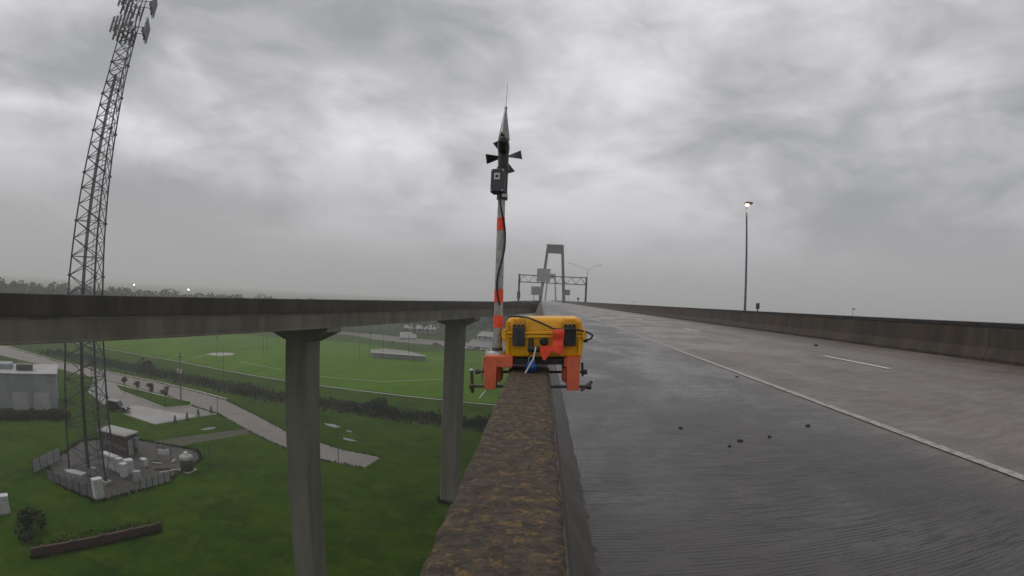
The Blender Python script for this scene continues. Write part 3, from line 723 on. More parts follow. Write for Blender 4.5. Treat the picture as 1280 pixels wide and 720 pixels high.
# pale panel fence
def panel_fence(p0, p1, h, n, label, m):
    A, B = G(*p0), G(*p1); d = B - A; ln = Vector((d.x, d.y)).length
    t = empty('panel_fence', (A.x, A.y, GZ), math.atan2(d.y, d.x), label, 'fence', 'fences around the compound')
    pm = MB().box((.05, -.02, .1), (ln / n - .05, .02, h)).mesh('panel', m); qm = MB().box((-.05, -.05, 0), (.05, .05, h + .12)).mesh('post', M_lat)
    for k in range(n): inst('panel', pm, t, (ln * k / n, 0, 0))
    for k in range(n + 1): inst('post', qm, t, (ln * k / n, 0, 0))
panel_fence((176, 613), (213, 602), 1.25, 5, 'pale panel fence at the front edge of the gravel pad', M_roof)
panel_fence((42, 592), (76, 575), 1.6, 4, 'pale panel fence left of the lattice tower base', M_roof)
panel_fence((60, 600), (110, 622), 1.3, 6, 'dull grey panel fence along the near left of the gravel pad', mat('grey_fence_panel', (0.11, 0.115, 0.115), .7, (.15, .155, .15), 2))
A, B = G(134, 574), G(160, 586)
t = empty('cable_tray', (A.x, A.y, GZ), math.atan2((B - A).y, (B - A).x), 'dark overhead cable tray on posts between the shelter and white cabinets', 'cable tray')
ln = Vector(((B - A).x, (B - A).y)).length
for y in (-.25, .25): MB().box((0, y - .03, 2.35), (ln, y + .03, 2.45)).build('rail', M_rod, t)
for k in range(int(ln / .5)): MB().box((k * .5, -.22, 2.36), (k * .5 + .05, .22, 2.40)).build('rung', M_rod, t)
for x in (.2, ln - .2): MB().tube([(x, 0, 0), (x, 0, 2.36)], .05, 8).build('post', M_rod, t)
# tank with a white fitting
P = G(234, 588); t = empty('fuel_tank', (P.x, P.y, GZ), 0, 'dark upright tank with a white fitting on top at the right of the gravel pad', 'tank')
mb = MB(); mb.lathe([(.85, .1), (.9, .2), (.9, 1.45), (.86, 1.55)], 20); mb.build('body', M_rod, t)
mb = MB(); mb.lathe([(.92, 1.55), (.92, 1.85), (.75, 2.0), (.3, 2.1)], 20); mb.build('top', M_roof, t)
mb = MB(); mb.rbox((-.28, -.2, 2.08), (.25, .2, 2.42), .05, 2); mb.build('fitting', M_white, t)
mb = MB(); mb.rbox((-1.0, -1.0, -.02), (1.0, 1.0, .1), .02, 1); mb.build('plinth', M_slab, t)
# chain link posts
POSTS = ['leftmost of the three thin posts between the shelter and the dark tank', 'middle of the three thin posts between the shelter and the dark tank', 'rightmost of the three thin posts between the shelter and the dark tank',
         'nearest of the thin posts just right of the dark tank', 'second thin post right of the dark tank', 'farthest right of the thin posts beyond the dark tank', 'thin post standing directly behind the dark tank']
for i, (px, py, pt) in enumerate([(198, 566, 552), (205, 567, 553), (215, 568, 552), (249, 580, 557), (257, 579, 556), (262, 577, 555), (243, 566, 552)]):
    P = G(px, py); h = px_h((px, py), pt); t = MB().tube([(0, 0, -.1), (0, 0, max(h, 1.4))], .045, 6)
    o = t.build('fence_post', M_lat, None, (P.x, P.y, GZ)); tag(o, POSTS[i], 'post', 'compound fence posts')
# meter rack and small gear between the shelter and the tank
P = G(206, 574); t = empty('meter_rack', (P.x, P.y, GZ), .35, 'small meter rack with pale boxes between the shelter and the dark tank', 'rack')
for x in (-.9, .9): MB().tube([(x, 0, 0), (x, 0, 1.9)], .05, 8).build('post', M_rod, t)
for z in (.9, 1.6): MB().box((-1.0, -.03, z), (1.0, .03, z + .07)).build('rail', M_rod, t)
for x, z, w_ in ((-.6, 1.0, .28), (0, .95, .34), (.55, 1.1, .24)): MB().rbox((x - w_, -.22, z - .3), (x + w_, -.035, z + .35), .02, 1).build('meter_box', M_cab, t)
for i, (px, py, lb) in enumerate([(180, 583, 'small pale cabinet alone right of the white cabinet row'), (116, 596, 'grey gear box by the tower leg left of the white cabinets'), (172, 601, 'grey gear box just behind the left end of the pale panel fence')]):
    P = G(px, py); t = empty('gear_box', (P.x, P.y, GZ), .3 * i, lb, 'box')
    MB().rbox((-.45, -.35, .1), (.45, .35, 1.05 + .1 * i), .03, 1).build('housing', M_cab if i == 0 else M_roof, t); MB().box((-.5, -.4, 0), (.5, .4, .1)).build('plinth', M_slab, t)
    MB().box((-.38, -.375, .2), (.38, -.352, .95)).build('door', M_roof, t)
# timber sleepers & conduit pieces lying on the pad
for i, (px, py, L_) in enumerate([(196, 580, 1.4), (203, 587, 2.2), (212, 590, 2.6), (192, 577, .9), (217, 577, 1.2)]):
    P = G(px, py); mb = MB(); mb.rbox((-L_/2, -.15, 0), (L_/2, .15, .18), .02, 1)
    o = mb.build('concrete_block', M_slab if i % 2 == 0 else M_dirt, None, (P.x, P.y, GZ + .02)); o.rotation_euler = (0, 0, .3 + .4 * i)
    tag(o, ['pale block lying mid pad beside the white cabinets', 'long brown block lying behind the pale panel fence', 'longest pale block lying behind the panel fence', 'short brown block near the shelter door', 'pale block lying left of the dark tank'][i], 'block')
# reddish brown garden wall near the bottom left
A, B = G(200, 664), G(40, 697); d = B - A; ln = Vector((d.x, d.y)).length
t = empty('brick_wall', (A.x, A.y, GZ), math.atan2(d.y, d.x), 'low reddish brown wall on the dark grass at bottom left', 'wall')
mb = MB(); mb.box((0, -.12, -.1), (ln, .12, .78)); mb.build('wall_body', M_brick, t)
mb = MB(); mb.box((-.03, -.16, .78), (ln, .16, .86)); mb.build('coping', M_brick, t)
for k in range(int(ln / 3) + 1):
    mb = MB(); mb.box((k * 3 - .2, -.2, -.1), (k * 3 + .2, .2, .95)); mb.build('post', M_brick, t)

# dark bush and a pale box at the far bottom left
P = G(38, 668); t = empty('shrub', (P.x, P.y, GZ), 0, 'dark bush on the grass at the bottom left, beside the brown wall', 'shrub')
inst('foliage', bushes[1], t, scale=(2.4, 2.4, 2.2)); inst('stem', stem_me, t, scale=(2.2, 2.2, 2.0))
cabinet((-4, 645), (14, 643), 622, .8, 'pale box at the left edge beside the dark bush')

# ---- pale industrial building on the left
A, B = G(-70, 511), G(72, 512); d = B - A; ln = Vector((d.x, d.y)).length
t = empty('warehouse', (A.x, A.y, GZ), math.atan2(d.y, d.x), 'long pale metal-sided warehouse at the left edge behind the lattice tower', 'building')
hw = hgt(B, 72, 468) - GZ
mb = MB(); mb.box((0, 0, 0), (ln, 10, hw)); mb.build('wall', M_wallw, t)
mb = MB()
for k in range(int(ln / .9)): mb.box((k * .9, -.05, .3), (k * .9 + .12, 0, hw - .1))
mb.build('siding_rib', M_wallw, t)
mb = MB(); mb.prism([(-.3, hw), (10.3, hw), (10.3, hw + .15), (5, hw + .4), (-.3, hw + .15)], 'x', -.3, ln + .3); rf = mb.build('roof', M_roof, t)
c = ln * (33 + 70) / 142
mb = MB(); mb.rbox((c - 1.6, 2.0, hw + .3), (c + 1.6, 4.2, hw + 1.3), .05, 1); mb.build('roof_unit', M_rod, rf)
mb = MB(); mb.rbox((c - 7.6, 3.0, hw + .3), (c - 2.6, 6.2, hw + 1.2), .05, 1); mb.build('roof_unit', M_wallw, rf)
for k in (.62, .8):
    mb = MB(); mb.box((ln * k, -.08, 0), (ln * k + 3.2, -.052, 3.0)); mb.build('door', M_roof, t)
mb = MB(); mb.box((0, -.06, .0), (ln, -.051, .28)); mb.build('plinth', M_brown, t)
# brownish planting strip in front of it
A2, B2 = G(-30, 524), G(80, 523)
for k in range(16):
    q = A2.lerp(B2, k / 15); t = empty('shrub', (q.x, q.y, GZ), k, 'one of the dull brownish shrubs in a row before the warehouse', 'shrub', 'hedge before the warehouse')
    inst('foliage', bushes[k % 4], t, scale=(1.7, 1.7, 1.5)); inst('stem', stem_me, t, scale=(1.6, 1.6, 1.4))

# ---- vehicles
def car(name, P, rz, paint, label, group=None, L_=4.5, W=1.78, H=1.5, truck=False):
    t = empty(name, (P.x, P.y, GZ + .03), rz, label, 'car', group)
    h2 = W / 2
    def side(prof, hw_, m, nm, bev=.05):
        bm_ = bmesh.new(); a = [bm_.verts.new((x, -hw_, z)) for x, z in prof]; b = [bm_.verts.new((x, hw_, z)) for x, z in prof]; n = len(prof)
        bm_.faces.new(a); bm_.faces.new(list(reversed(b)))
        for i in range(n): bm_.faces.new((a[i], b[i], b[(i+1) % n], a[(i+1) % n]))
        bmesh.ops.bevel(bm_, geom=bm_.edges[:], offset=bev, segments=2, affect='EDGES'); bmesh.ops.recalc_face_normals(bm_, faces=bm_.faces[:])
        me = bpy.data.meshes.new(nm); bm_.to_mesh(me); bm_.free(); me.materials.append(m); o = bpy.data.objects.new(nm, me); col.objects.link(o); o.parent = t; return o
    body = side([(-L_/2, .32), (L_/2 - .05, .30), (L_/2, .62), (L_/2 - .25, .86), (L_*.2, .96), (-L_/2 + .1, 1.0), (-L_/2, .85)], h2, paint, 'body')
    cab = side([(-L_*.42, .95), (L_*.20, .93), (L_*.07, H - .04), (-L_*.30, H)], h2 - .10, M_glass, 'window', .06)
    side([(-L_*.31, H - .05), (L_*.08, H - .08), (L_*.06, H + .01), (-L_*.29, H + .03)], h2 - .12, paint, 'roof', .02)
    tm = MB().lathe([(.20, -.1), (.33, -.1), (.33, .1), (.20, .1)], 18, axis=Matrix.Rotation(math.pi/2, 3, 'X')).mesh('tyre', M_tyre)
    rm = MB().lathe([(.08, -.09), (.205, -.112), (.205, .112), (.08, .09)], 14, axis=Matrix.Rotation(math.pi/2, 3, 'X')).mesh('rim', M_steel)
    for sx_ in (-.31, .31):
        for sy in (-1, 1):
            wh = inst('wheel', tm, t, (L_ * sx_, sy * (h2 - .08), .33)); inst('rim', rm, wh)
    for sy in (-1, 1):
        mb = MB(); mb.rbox((L_/2 - .12, sy*.62 - .18, .64), (L_/2 + .015, sy*.62 + .18, .78), .02, 1); mb.build('headlight', M_lens, t)
        mb = MB(); mb.rbox((-L_/2 - .015, sy*.66 - .14, .7), (-L_/2 + .1, sy*.66 + .14, .9), .02, 1); mb.build('tail_light', M_tape, t)
    return t
P_blk = mat('black_car_paint', (0.012, 0.012, 0.014), .2, coat=.6); P_wht = mat('white_car_paint', (.6, .6, .6), .25, coat=.5); P_gry = mat('grey_car_paint', (.10, .10, .11), .25, coat=.5)
car('parked_car', G(147, 513), math.atan2((G(158, 512) - G(135, 508)).y, (G(158, 512) - G(135, 508)).x), P_blk, 'black car parked beside the white concrete slab near the tower', L_=5.0, H=1.7)
gr = 'cars parked beyond the second pier'
car('parked_car', G(588, 437), .5, P_wht, 'white parked car just right of the second pier', gr)
car('parked_car', G(598, 437.5), .5, P_gry, 'grey parked car second right of the second pier', gr)
car('parked_car', G(607, 438.5), .5, P_wht, 'white parked car nearest the mast base in the far lot', gr)
car('moving_car', G(546, 433), .1, P_gry, 'grey car on the far road just left of the second pier')
# box truck
P = G(510, 424.5); t = empty('box_truck', (P.x, P.y, GZ), .35, 'white box truck on the far road between the ramp piers', 'truck')
mb = MB(); mb.rbox((-4.2, -1.25, .9), (2.0, 1.25, 3.6), .05, 1); mb.build('cargo_box', P_wht, t)
mb = MB(); mb.rbox((2.15, -1.15, .6), (4.2, 1.15, 2.7), .2, 2); cb = mb.build('cab', P_wht, t)
mb = MB(); mb.box((4.0, -1.0, 1.6), (4.23, 1.0, 2.35)); mb.build('windscreen', M_glass, cb)
mb = MB(); mb.box((-4.2, -.5, .55), (3.0, .5, .9)); mb.build('chassis', M_rod, t)
tm = MB().lathe([(.25, -.15), (.48, -.15), (.48, .15), (.25, .15)], 16, axis=Matrix.Rotation(math.pi/2, 3, 'X')).mesh('wheel', M_tyre)
for x in (-2.8, 3.1):
    for y in (-1.05, 1.05): inst('wheel', tm, t, (x, y, .48))

# ---- far buildings and pavilion
def house(p0, p1, depth, ptop, mw, mr, label, cat='building', rise=1.2, wins=5):
    A, B = G(*p0), G(*p1); d = B - A; ln = Vector((d.x, d.y)).length
    t = empty('building', (A.x, A.y, GZ), math.atan2(d.y, d.x), label, cat)
    h = max(hgt(A, p0[0], ptop) - GZ, 2.4)
    mb = MB(); mb.box((0, 0, -.1), (ln, depth, h)); mb.build('wall', mw, t)
    mb = MB(); mb.prism([(-.4, h), (depth + .4, h), (depth / 2, h + rise)], 'x', -.4, ln + .4); mb.build('roof', mr, t)
    for k in range(wins):
        mb = MB(); mb.box((ln * (k + .3) / wins, -.04, 1.0), (ln * (k + .7) / wins, 0, 2.1)); mb.build('window', M_glass, t)
house((505, 415), (545, 417), 14, 410, M_wallw, M_slab, 'low building with broad pale roof above the white truck', rise=2.2)
house((596, 425), (630, 428), 14, 420, M_wallw, M_slab, 'low building with pale roof right of the second pier', rise=2.0)
house((-8, 371), (16, 372), 12, 365, M_wallw, M_slab, 'pale house by the distant wood at the left edge')
house((64, 371), (76, 372), 12, 360, M_wallw, M_slab, 'pale block by the distant wood left of the tower', rise=.6, wins=3)
A, B = G(462, 447), G(530, 452)
d = B - A; ln = Vector((d.x, d.y)).length; t = empty('dugout', (A.x, A.y, GZ), math.atan2(d.y, d.x), 'low grey open-sided dugout by the ball field between the piers', 'shelter')
mb = MB(); mb.box((0, 2.2, 0), (ln, 2.35, 1.7)); mb.build('wall', M_roof, t)
mb = MB(); mb.box((-.2, -.1, 1.75), (ln + .2, 2.6, 1.9)); mb.build('roof', M_roof, t)
for k in range(6): mb = MB(); mb.tube([(ln * k / 5, .1, 0), (ln * k / 5, .1, 1.75)], .06, 6); mb.build('post', M_lat, t)

# ---- slender poles
def pole(px, py, pt, r, label, cat='pole', m=M_lat, group=None, name='field_pole', head=None):
    P = G(px, py); h = px_h((px, py), pt)
    t = empty(name, (P.x, P.y, GZ), 0, label, cat, group)
    MB().tube([(0, 0, -.2), (0, 0, h)], r, 8, r * .7).build('shaft', m, t)
    if head: head(t, h)
    return t, h
def util_head(t, h):
    mb = MB(); mb.box((-.9, -.06, h - 1.0), (.9, .06, h - .85)); mb.build('crossarm', M_post, t)
    for x in (-.4, .35): mb = MB(); mb.lathe([(.2, 0), (.22, .1), (.22, .75), (.15, .85)], 12); o = mb.build('transformer', M_roof, t, (x, -.2, h - 4.0))
    for x in (-.8, 0, .8): mb = MB(); mb.lathe([(.05, 0), (.07, .1), (.04, .2)], 8); mb.build('insulator', M_white, t, (x, 0, h - .85))
pole(226.5, 505, 440, .15, 'wooden utility pole with transformers at the end of the parking island', 'utility pole', M_post, name='utility_pole', head=util_head)
def flood(t, h):
    mb = MB(); mb.rbox((-.5, -.1, h - .1), (.5, .1, h + .25), .03, 1); mb.build('lamp_bar', M_lat, t)
pole(271, 447, 422, .09, 'taller dark pole by the white sand pit on the field', group='poles on the sports field', head=flood)
pole(279.5, 470, 434, .07, 'thin pole in front of the touchline right of the sand pit', group='poles on the sports field')
pole(329, 443, 419, .09, 'left of two close dark poles just left of the first pier', group='poles on the sports field')
pole(333, 444, 419, .11, 'right of two close dark poles just left of the first pier', group='poles on the sports field')
for i, px in enumerate((449, 462, 478.5, 510)):
    pole(px, 446 + i, 416 + i * .5, .09, ['first', 'second', 'third', 'fourth'][i] + ' dark pole from the left beside the dugout', group='dugout poles', head=flood if i == 1 else None)
pole(272, 518, 496, .06, 'thin grey pole at the kerb corner of the parking lot', name='lamp_pole')
pole(423, 580, 532, .05, 'thin pole beside the end of the access road', name='marker_pole')
def disc(t, h):
    mb = MB(); mb.rbox((-.75, -.12, h - 1.1), (.75, .12, h + .2), .25, 3); mb.build('sign_face', M_black, t)
pole(491, 436, 427, .07, 'dark rounded sign on a post beside the far road', 'sign', name='road_sign', head=disc)
# floodlights shining in front of the distant wood
def lit(t, h):
    mb = MB(); mb.lathe([(.08, -.2), (.20, -.1), (.22, .1), (.08, .2)], 12); mb.build('lamp_head', M_flood, t, (0, -.3, h))
for (px, pt, lb) in ((167.5, 356, 'left of two shining white floodlights on the far horizon'), (235.5, 362, 'right of two shining white floodlights on the far horizon')):
    P = rng(px, 372, 270); h = hgt(P, px, pt) - GZ
    t = empty('floodlight_pole', (P.x, P.y, GZ), 0, lb, 'floodlight', 'floodlights on the horizon'); MB().tube([(0, 0, 0), (0, 0, h)], .12, 6).build('shaft', M_lat, t); lit(t, h)

# ================================================================== ALONG THE ROAD
# crash cushion and sign back at the gore
t = empty('crash_cushion', (-.75, YG + .8, road_z(-.75)), 0, 'dark crash cushion at the gore where the ramp meets the parapet', 'crash cushion')
cm = MB().lathe([(.42, 0), (.45, .05), (.45, .9), (.40, 1.0)], 16).mesh('barrel', M_rod)
for k in range(4): inst('barrel', cm, t, (0, 1.0 * k, 0))
mb = MB(); mb.box((-.5, 3.6, 0), (.5, 4.4, 1.15)); mb.build('backing_block', M_bar, t)
P = at(671, 363, 90); a, b = at(664.3, 357.5, 90), at(678, 369, 90)
t = empty('road_sign', (P.x, 90, road_z(P.x)), 0, 'grey back of the lower sign standing on two posts at the gore', 'sign')
mb = MB(); mb.rbox((a.x - P.x, -.03, b.z), (b.x - P.x, .03, a.z), .02, 1); pn = mb.build('panel', M_signb, t)
for z in (.25, .5, .75):
    zz_ = b.z + (a.z - b.z) * z; mb = MB(); mb.box((a.x - P.x + .05, -.09, zz_ - .04), (b.x - P.x - .05, -.03, zz_ + .04)); mb.build('rail', M_steel, pn)
for x in (-.45, .45): mb = MB(); mb.box((x - .06, -.15, 0), (x + .06, -.095, a.z - .1)); mb.build('post', M_steel, t)

# overhead gantry
GY = 136.0
gl, gr_ = at(648.6, 360, GY).x, at(731.6, 360, GY).x
zt_, zb2 = at(690, 345.2, GY).z, at(690, 354.0, GY).z
gan = empty('sign_gantry', (0, GY, 0), 0, 'overhead truss gantry spanning the road in front of the far pylons', 'gantry')
dpth = 1.1
for x, zz_ in ((gl, -.1), (gr_ + .25, .1)):
    mb = MB(); mb.tube([(x, dpth/2, zz_), (x, dpth/2, zt_ + .2)], .27, 12); p = mb.build('leg', M_lat, gan)
    mb = MB(); mb.lathe([(.5, 0), (.5, .12), (.28, .3)], 12); mb.build('base', M_bar, p, (x, dpth/2, zz_))
for y in (0, dpth):
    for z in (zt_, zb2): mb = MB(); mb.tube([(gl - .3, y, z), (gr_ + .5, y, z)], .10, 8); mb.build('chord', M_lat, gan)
nb = 14
for k in range(nb):
    xa, xb = gl + (gr_ - gl) * k / nb, gl + (gr_ - gl) * (k + 1) / nb
    for y in (0, dpth): mb = MB(); mb.tube([(xa, y, zt_ if k % 2 else zb2), (xb, y, zb2 if k % 2 else zt_)], .045, 6); mb.build('web', M_lat, gan)
    mb = MB(); mb.tube([(xa, 0, zt_), (xa, dpth, zt_)], .04, 6); mb.build('tie', M_lat, gan)
MB().rbox((gl - .42, dpth/2 - .4, at(648, 373, GY).z), (gl + .42, dpth/2 + .4, at(648, 364.5, GY).z), .08, 2).build('control_cabinet', M_lat, gan)
a, b = at(671.5, 335.3, GY - .4), at(687.5, 352.6, GY - .4)
mb = MB(); mb.rbox((a.x, -.5, b.z), (b.x, -.42, a.z), .02, 1); pn = mb.build('sign_panel', M_signb, gan); tag(pn, 'pale grey sign panel on the gantry')
for k in range(4): x = a.x + (b.x - a.x) * (k + .5) / 4; mb = MB(); mb.box((x - .05, -.42, b.z), (x + .05, -.12, a.z)); mb.build('hanger', M_steel, pn)

# cable-stayed bridge pylons, one behind the other
def pylon(Y, tl, tr, bl, br, ptop, pbeam, lw, label):
    c = at((tl + tr) / 2, 376, Y); t = empty('bridge_pylon', (c.x, Y, 0), 0, label, 'pylon', 'cable-stayed bridge pylons')
    zt = at((tl + tr) / 2, ptop, Y).z; zb_ = at((tl + tr) / 2, pbeam, Y).z; H_ = zt
    x0, x1 = at(tl, ptop, Y).x - c.x, at(tr, ptop, Y).x - c.x; y0, y1 = at(bl, 377, Y).x - c.x, at(br, 377, Y).x - c.x
    d_ = lw * 1.7
    for (xa, xb, sg) in ((x0, y0, 1), (x1, y1, -1)):
        ext = (xb - xa) * .6; zl = -.6 * zt
        mb = MB()
        v = []
        for (x, z, w_) in ((xa, zt, lw), (xb, 0, lw * 1.15), (xb + ext, zl, lw * 1.3)):
            v += [(x, -d_/2, z), (x + sg * w_, -d_/2, z), (x + sg * w_, d_/2, z), (x, d_/2, z)]
        fs = [(0, 1, 2, 3), (8, 11, 10, 9)]
        for i in (0, 4): fs += [(i+j, i+(j+1) % 4, i+4+(j+1) % 4, i+4+j) for j in range(4)]
        mb.add(v, fs); g = mb.build('leg', M_pylon, t)
        mb = MB(); cxm = xb + ext + sg * lw * .6; mb.box((cxm - lw * 1.6, -d_, GZ), (cxm + lw * 1.6, d_, zl + .5)); mb.build('footing', M_pier, g)
    mb = MB(); k = (zt - zb_) / zt
    mb.prism([(x0 + .6 * lw, zt + .25), (x1 - .6 * lw, zt + .25), (x1 + (y1 - x1) * k - lw * .6, zb_), (x0 + (y0 - x0) * k + lw * .6, zb_)], 'y', -d_/2 - .03, d_/2 + .03); mb.build('cross_beam', M_pylon, t)
    mb = MB(); mb.box((x0 - .1, -d_/2 - .1, zt + .26), (x1 + .1, d_/2 + .1, zt + .7)); mb.build('cap', M_pylon, t)
pylon(262, 683.6, 704.6, 673.2, 706.6, 307.6, 316.8, 1.3, 'nearer dark bridge pylon rising above the sign gantry')
pylon(535, 684.5, 694.6, 680.2, 695.6, 343, 348, 1.4, 'farther small bridge pylon half hidden behind the gantry sign')

# double-arm street lamp behind the gantry
LYp = 142.0; P = at(731.5, 376, LYp); zt = at(731.5, 337.5, LYp).z
t = empty('street_lamp', (P.x + .3, LYp, 0), 0, 'double-armed street lamp rising behind the right gantry leg', 'street lamp')
MB().tube([(0, 0, -.5), (0, 0, zt)], .10, 10, .055).build('shaft', M_pole, t)
for (px, py, s_) in ((712, 329, -1), (751, 331, 1)):
    q = at(px, py, LYp); e_ = Vector((q.x - P.x - .3, 0, q.z))
    am = MB().tube([(0, 0, zt), (e_.x * .5, 0, zt + (e_.z - zt) * .65), (e_.x, 0, e_.z)], .04, 8, .03).build('arm', M_pole, t)
    mb = MB(); mb.rbox((e_.x - .35, -.14, e_.z - .06), (e_.x + .35, .14, e_.z + .06), .04, 2); hd = mb.build('lamp_head', M_pole, am)
    mb = MB(); mb.rbox((e_.x - .25, -.11, e_.z - .10), (e_.x + .25, .11, e_.z - .062), .03, 1); mb.build('lens', M_lens, hd)

# green sign on the right
P = at(709, 366, 228); a, b = at(705.6, 362.6, 228), at(712.3, 369.2, 228)
t = empty('road_sign', (P.x, 228, road_z(P.x)), 0, 'small green road sign between the near pylon leg and the gantry leg', 'sign')
mb = MB(); mb.rbox((a.x - P.x, -.04, b.z - .2), (b.x - P.x, .0, a.z), .02, 1); mb.build('panel', M_green, t)
for x in (-.7, .7): MB().box((x - .06, .0, -.3), (x + .06, .1, a.z)).build('post', M_steel, t)
# marker post near the gantry foot
P = at(724, 378, 165); t = empty('marker_post', (XR + .36, 165, road_z(XR) + .97), 0, 'small dark marker post on the barrier near the gantry foot', 'post')
MB().box((-.12, -.12, 0), (.12, .12, 1.1)).build('shaft', M_lat, t); MB().rbox((-.35, -.15, .6), (.35, .15, 1.3), .05, 1).build('plate', M_black, t)

# lit lamp pole beyond the barrier
P = atx(931, 388, XR + .72); tp = at(933.2, 258, P.y)
t = empty('street_lamp', (P.x, P.y, 0), 0, 'slender street lamp with its lamp lit beyond the right barrier', 'street lamp')
MB().tube([(0, 0, -.55), (0, 0, tp.z)], .085, 12, .05).build('shaft', M_pole, t)
mb = MB(); mb.box((-.24, -.16, .35), (.0, .16, .75)); mb.build('wall_bracket', M_steel, t)
mb = MB(); mb.tube([(0, 0, tp.z - .02), (.02, -.05, tp.z + .12), (.05, -.12, tp.z + .16)], .035, 8); mb.build('arm', M_pole, t)
mb = MB(); mb.rbox((-.13, -.36, tp.z + .10), (.30, .10, tp.z + .24), .05, 2); hd = mb.build('lamp_head', M_pole, t)
mb = MB(); mb.lathe([(.03, -.13), (.10, -.10), (.135, -.03), (.135, .03)], 16); mb.build('lamp_globe', M_lamp, hd, (-.03, -.2, tp.z + .08))
ld = bpy.data.lights.new('street_lamp_light', 'POINT'); ld.energy = 8; ld.color = (1.0, .7, .45); ld.shadow_soft_size = .12
lo_ = bpy.data.objects.new('street_lamp_light', ld); col.objects.link(lo_); lo_.parent = hd; lo_.location = (-.03, -.2, tp.z - .25)
# small control box standing on the barrier beside it
P = atx(947, 386, XR + .37); t = empty('control_box', (P.x, P.y, zb if False else road_z(XR) + .972), 0, 'small dark box on a stub post on the right barrier beside the lit lamp', 'box')
MB().tube([(0, 0, 0), (0, 0, .18)], .035, 8).build('post', M_lat, t); MB().rbox((-.09, -.08, .12), (.09, .08, .44), .02, 2).build('housing', M_dark, t)
# far lamp heads seen above the barrier
for (px, py, D, lb) in ((1066, 386.5, 170, 'tiny far lamp head peeping over the right end of the barrier'), (791.5, 377.5, 260, 'tiny far lamp head just above the barrier near the vanishing point')):
    P = rng(px, py, D); t = empty('far_lamp_pole', (P.x, P.y, GZ), 0, lb, 'street lamp')
    MB().tube([(0, 0, 0), (0, 0, P.z - GZ)], .14, 8, .08).build('shaft', M_pole, t); MB().rbox((-.2, -.2, P.z - GZ - .1), (.9, .2, P.z - GZ + .25), .08, 2).build('lamp_head', M_pole, t)

# scraps on the deck
def RP(px, py):
    d = ray(px, py); k = -EYE.z / (d.z - .02 * d.x); return EYE + d * k
for i, (px, py, sz, lb) in enumerate([(851, 535, .055, 'dark scrap on the shoulder nearest the parapet'), (925, 551, .06, 'larger dark scrap mid shoulder below the others'), (912, 557.5, .04, 'smallest dark scrap on the shoulder, left of the larger one'),
        (962, 546, .05, 'brown scrap on the shoulder right of the larger dark one'), (1010, 532, .065, 'dark scrap on the shoulder close to the white edge line'), (1020, 432, .16, 'flat dark scrap lying in the far lane near the barrier'), (921, 471, .07, 'thin scrap lying by the white edge line')]):
    P = RP(px, py); rd = random.Random(50 + i); bm_ = bmesh.new(); sz *= .42; bmesh.ops.create_icosphere(bm_, subdivisions=2, radius=sz)
    for v in bm_.verts:
        k = 1 + .55 * mn.noise(v.co * (2.2 / sz) + Vector((i * 7, 0, 0))); v.co = Vector((v.co.x * k * rd.uniform(.95, 1.05) * 1.2, v.co.y * k, v.co.z * k * .42))
    me = bpy.data.meshes.new('road_scrap'); bm_.to_mesh(me); bm_.free(); me.materials.append(M_rubber)
    o = bpy.data.objects.new('road_scrap', me); col.objects.link(o); o.location = (P.x, P.y, P.z + sz * .22); o.rotation_euler = (0, 0, rd.uniform(0, 6)); tag(o, lb, 'debris', 'scraps on the deck')

# ================================================================== THE INSTRUMENT ON THE PARAPET
IY = 3.62
O = at(680, 447, IY); ex = at(720, 447, IY) - at(640, 447, IY)
S = ex.length / 80.0; tilt = math.atan2(ex.z, ex.x)
def X(px): return (px - 680) * S
def Z(py): return (447 - py) * S
# --- clamp bracket straddling the parapet
br = empty('clamp_bracket', O, 0, 'red-orange steel clamp bracket straddling the parapet under the yellow case', 'bracket'); br.rotation_euler = (0, -tilt, 0)
D0, D1 = -.015, .40
MB().rbox((X(607), D0, Z(459.5)), (X(641), D1, Z(444.5)), .008, 2).build('top_plate', M_red, br)
MB().rbox((X(640.5), D0 + .06, Z(457)), (X(707), D1 - .02, Z(448.2)), .006, 2).build('cross_beam', M_black, br)
MB().rbox((X(705), D0 + .01, Z(459)), (X(724), D1, Z(447.6)), .008, 2).build('top_plate', M_red, br)
for (a, b, zb_) in ((605.2, 621.2, 487), (708.5, 725.4, 488.3)):
    mb = MB()
    mb.prism([(X(a), Z(446)), (X(b) + (.0), Z(446)), (X(b) - .008, Z(zb_)), (X(a) + .002, Z(zb_))], 'y', D0 - .006, D0 + .085); lg = mb.build('leg', M_red, br)
    mb = MB(); mb.prism([(X(a), Z(446)), (X(b), Z(446)), (X(b) - .008, Z(zb_)), (X(a) + .002, Z(zb_))], 'y', D1 - .09, D1 + .006); mb.build('leg', M_red, br)
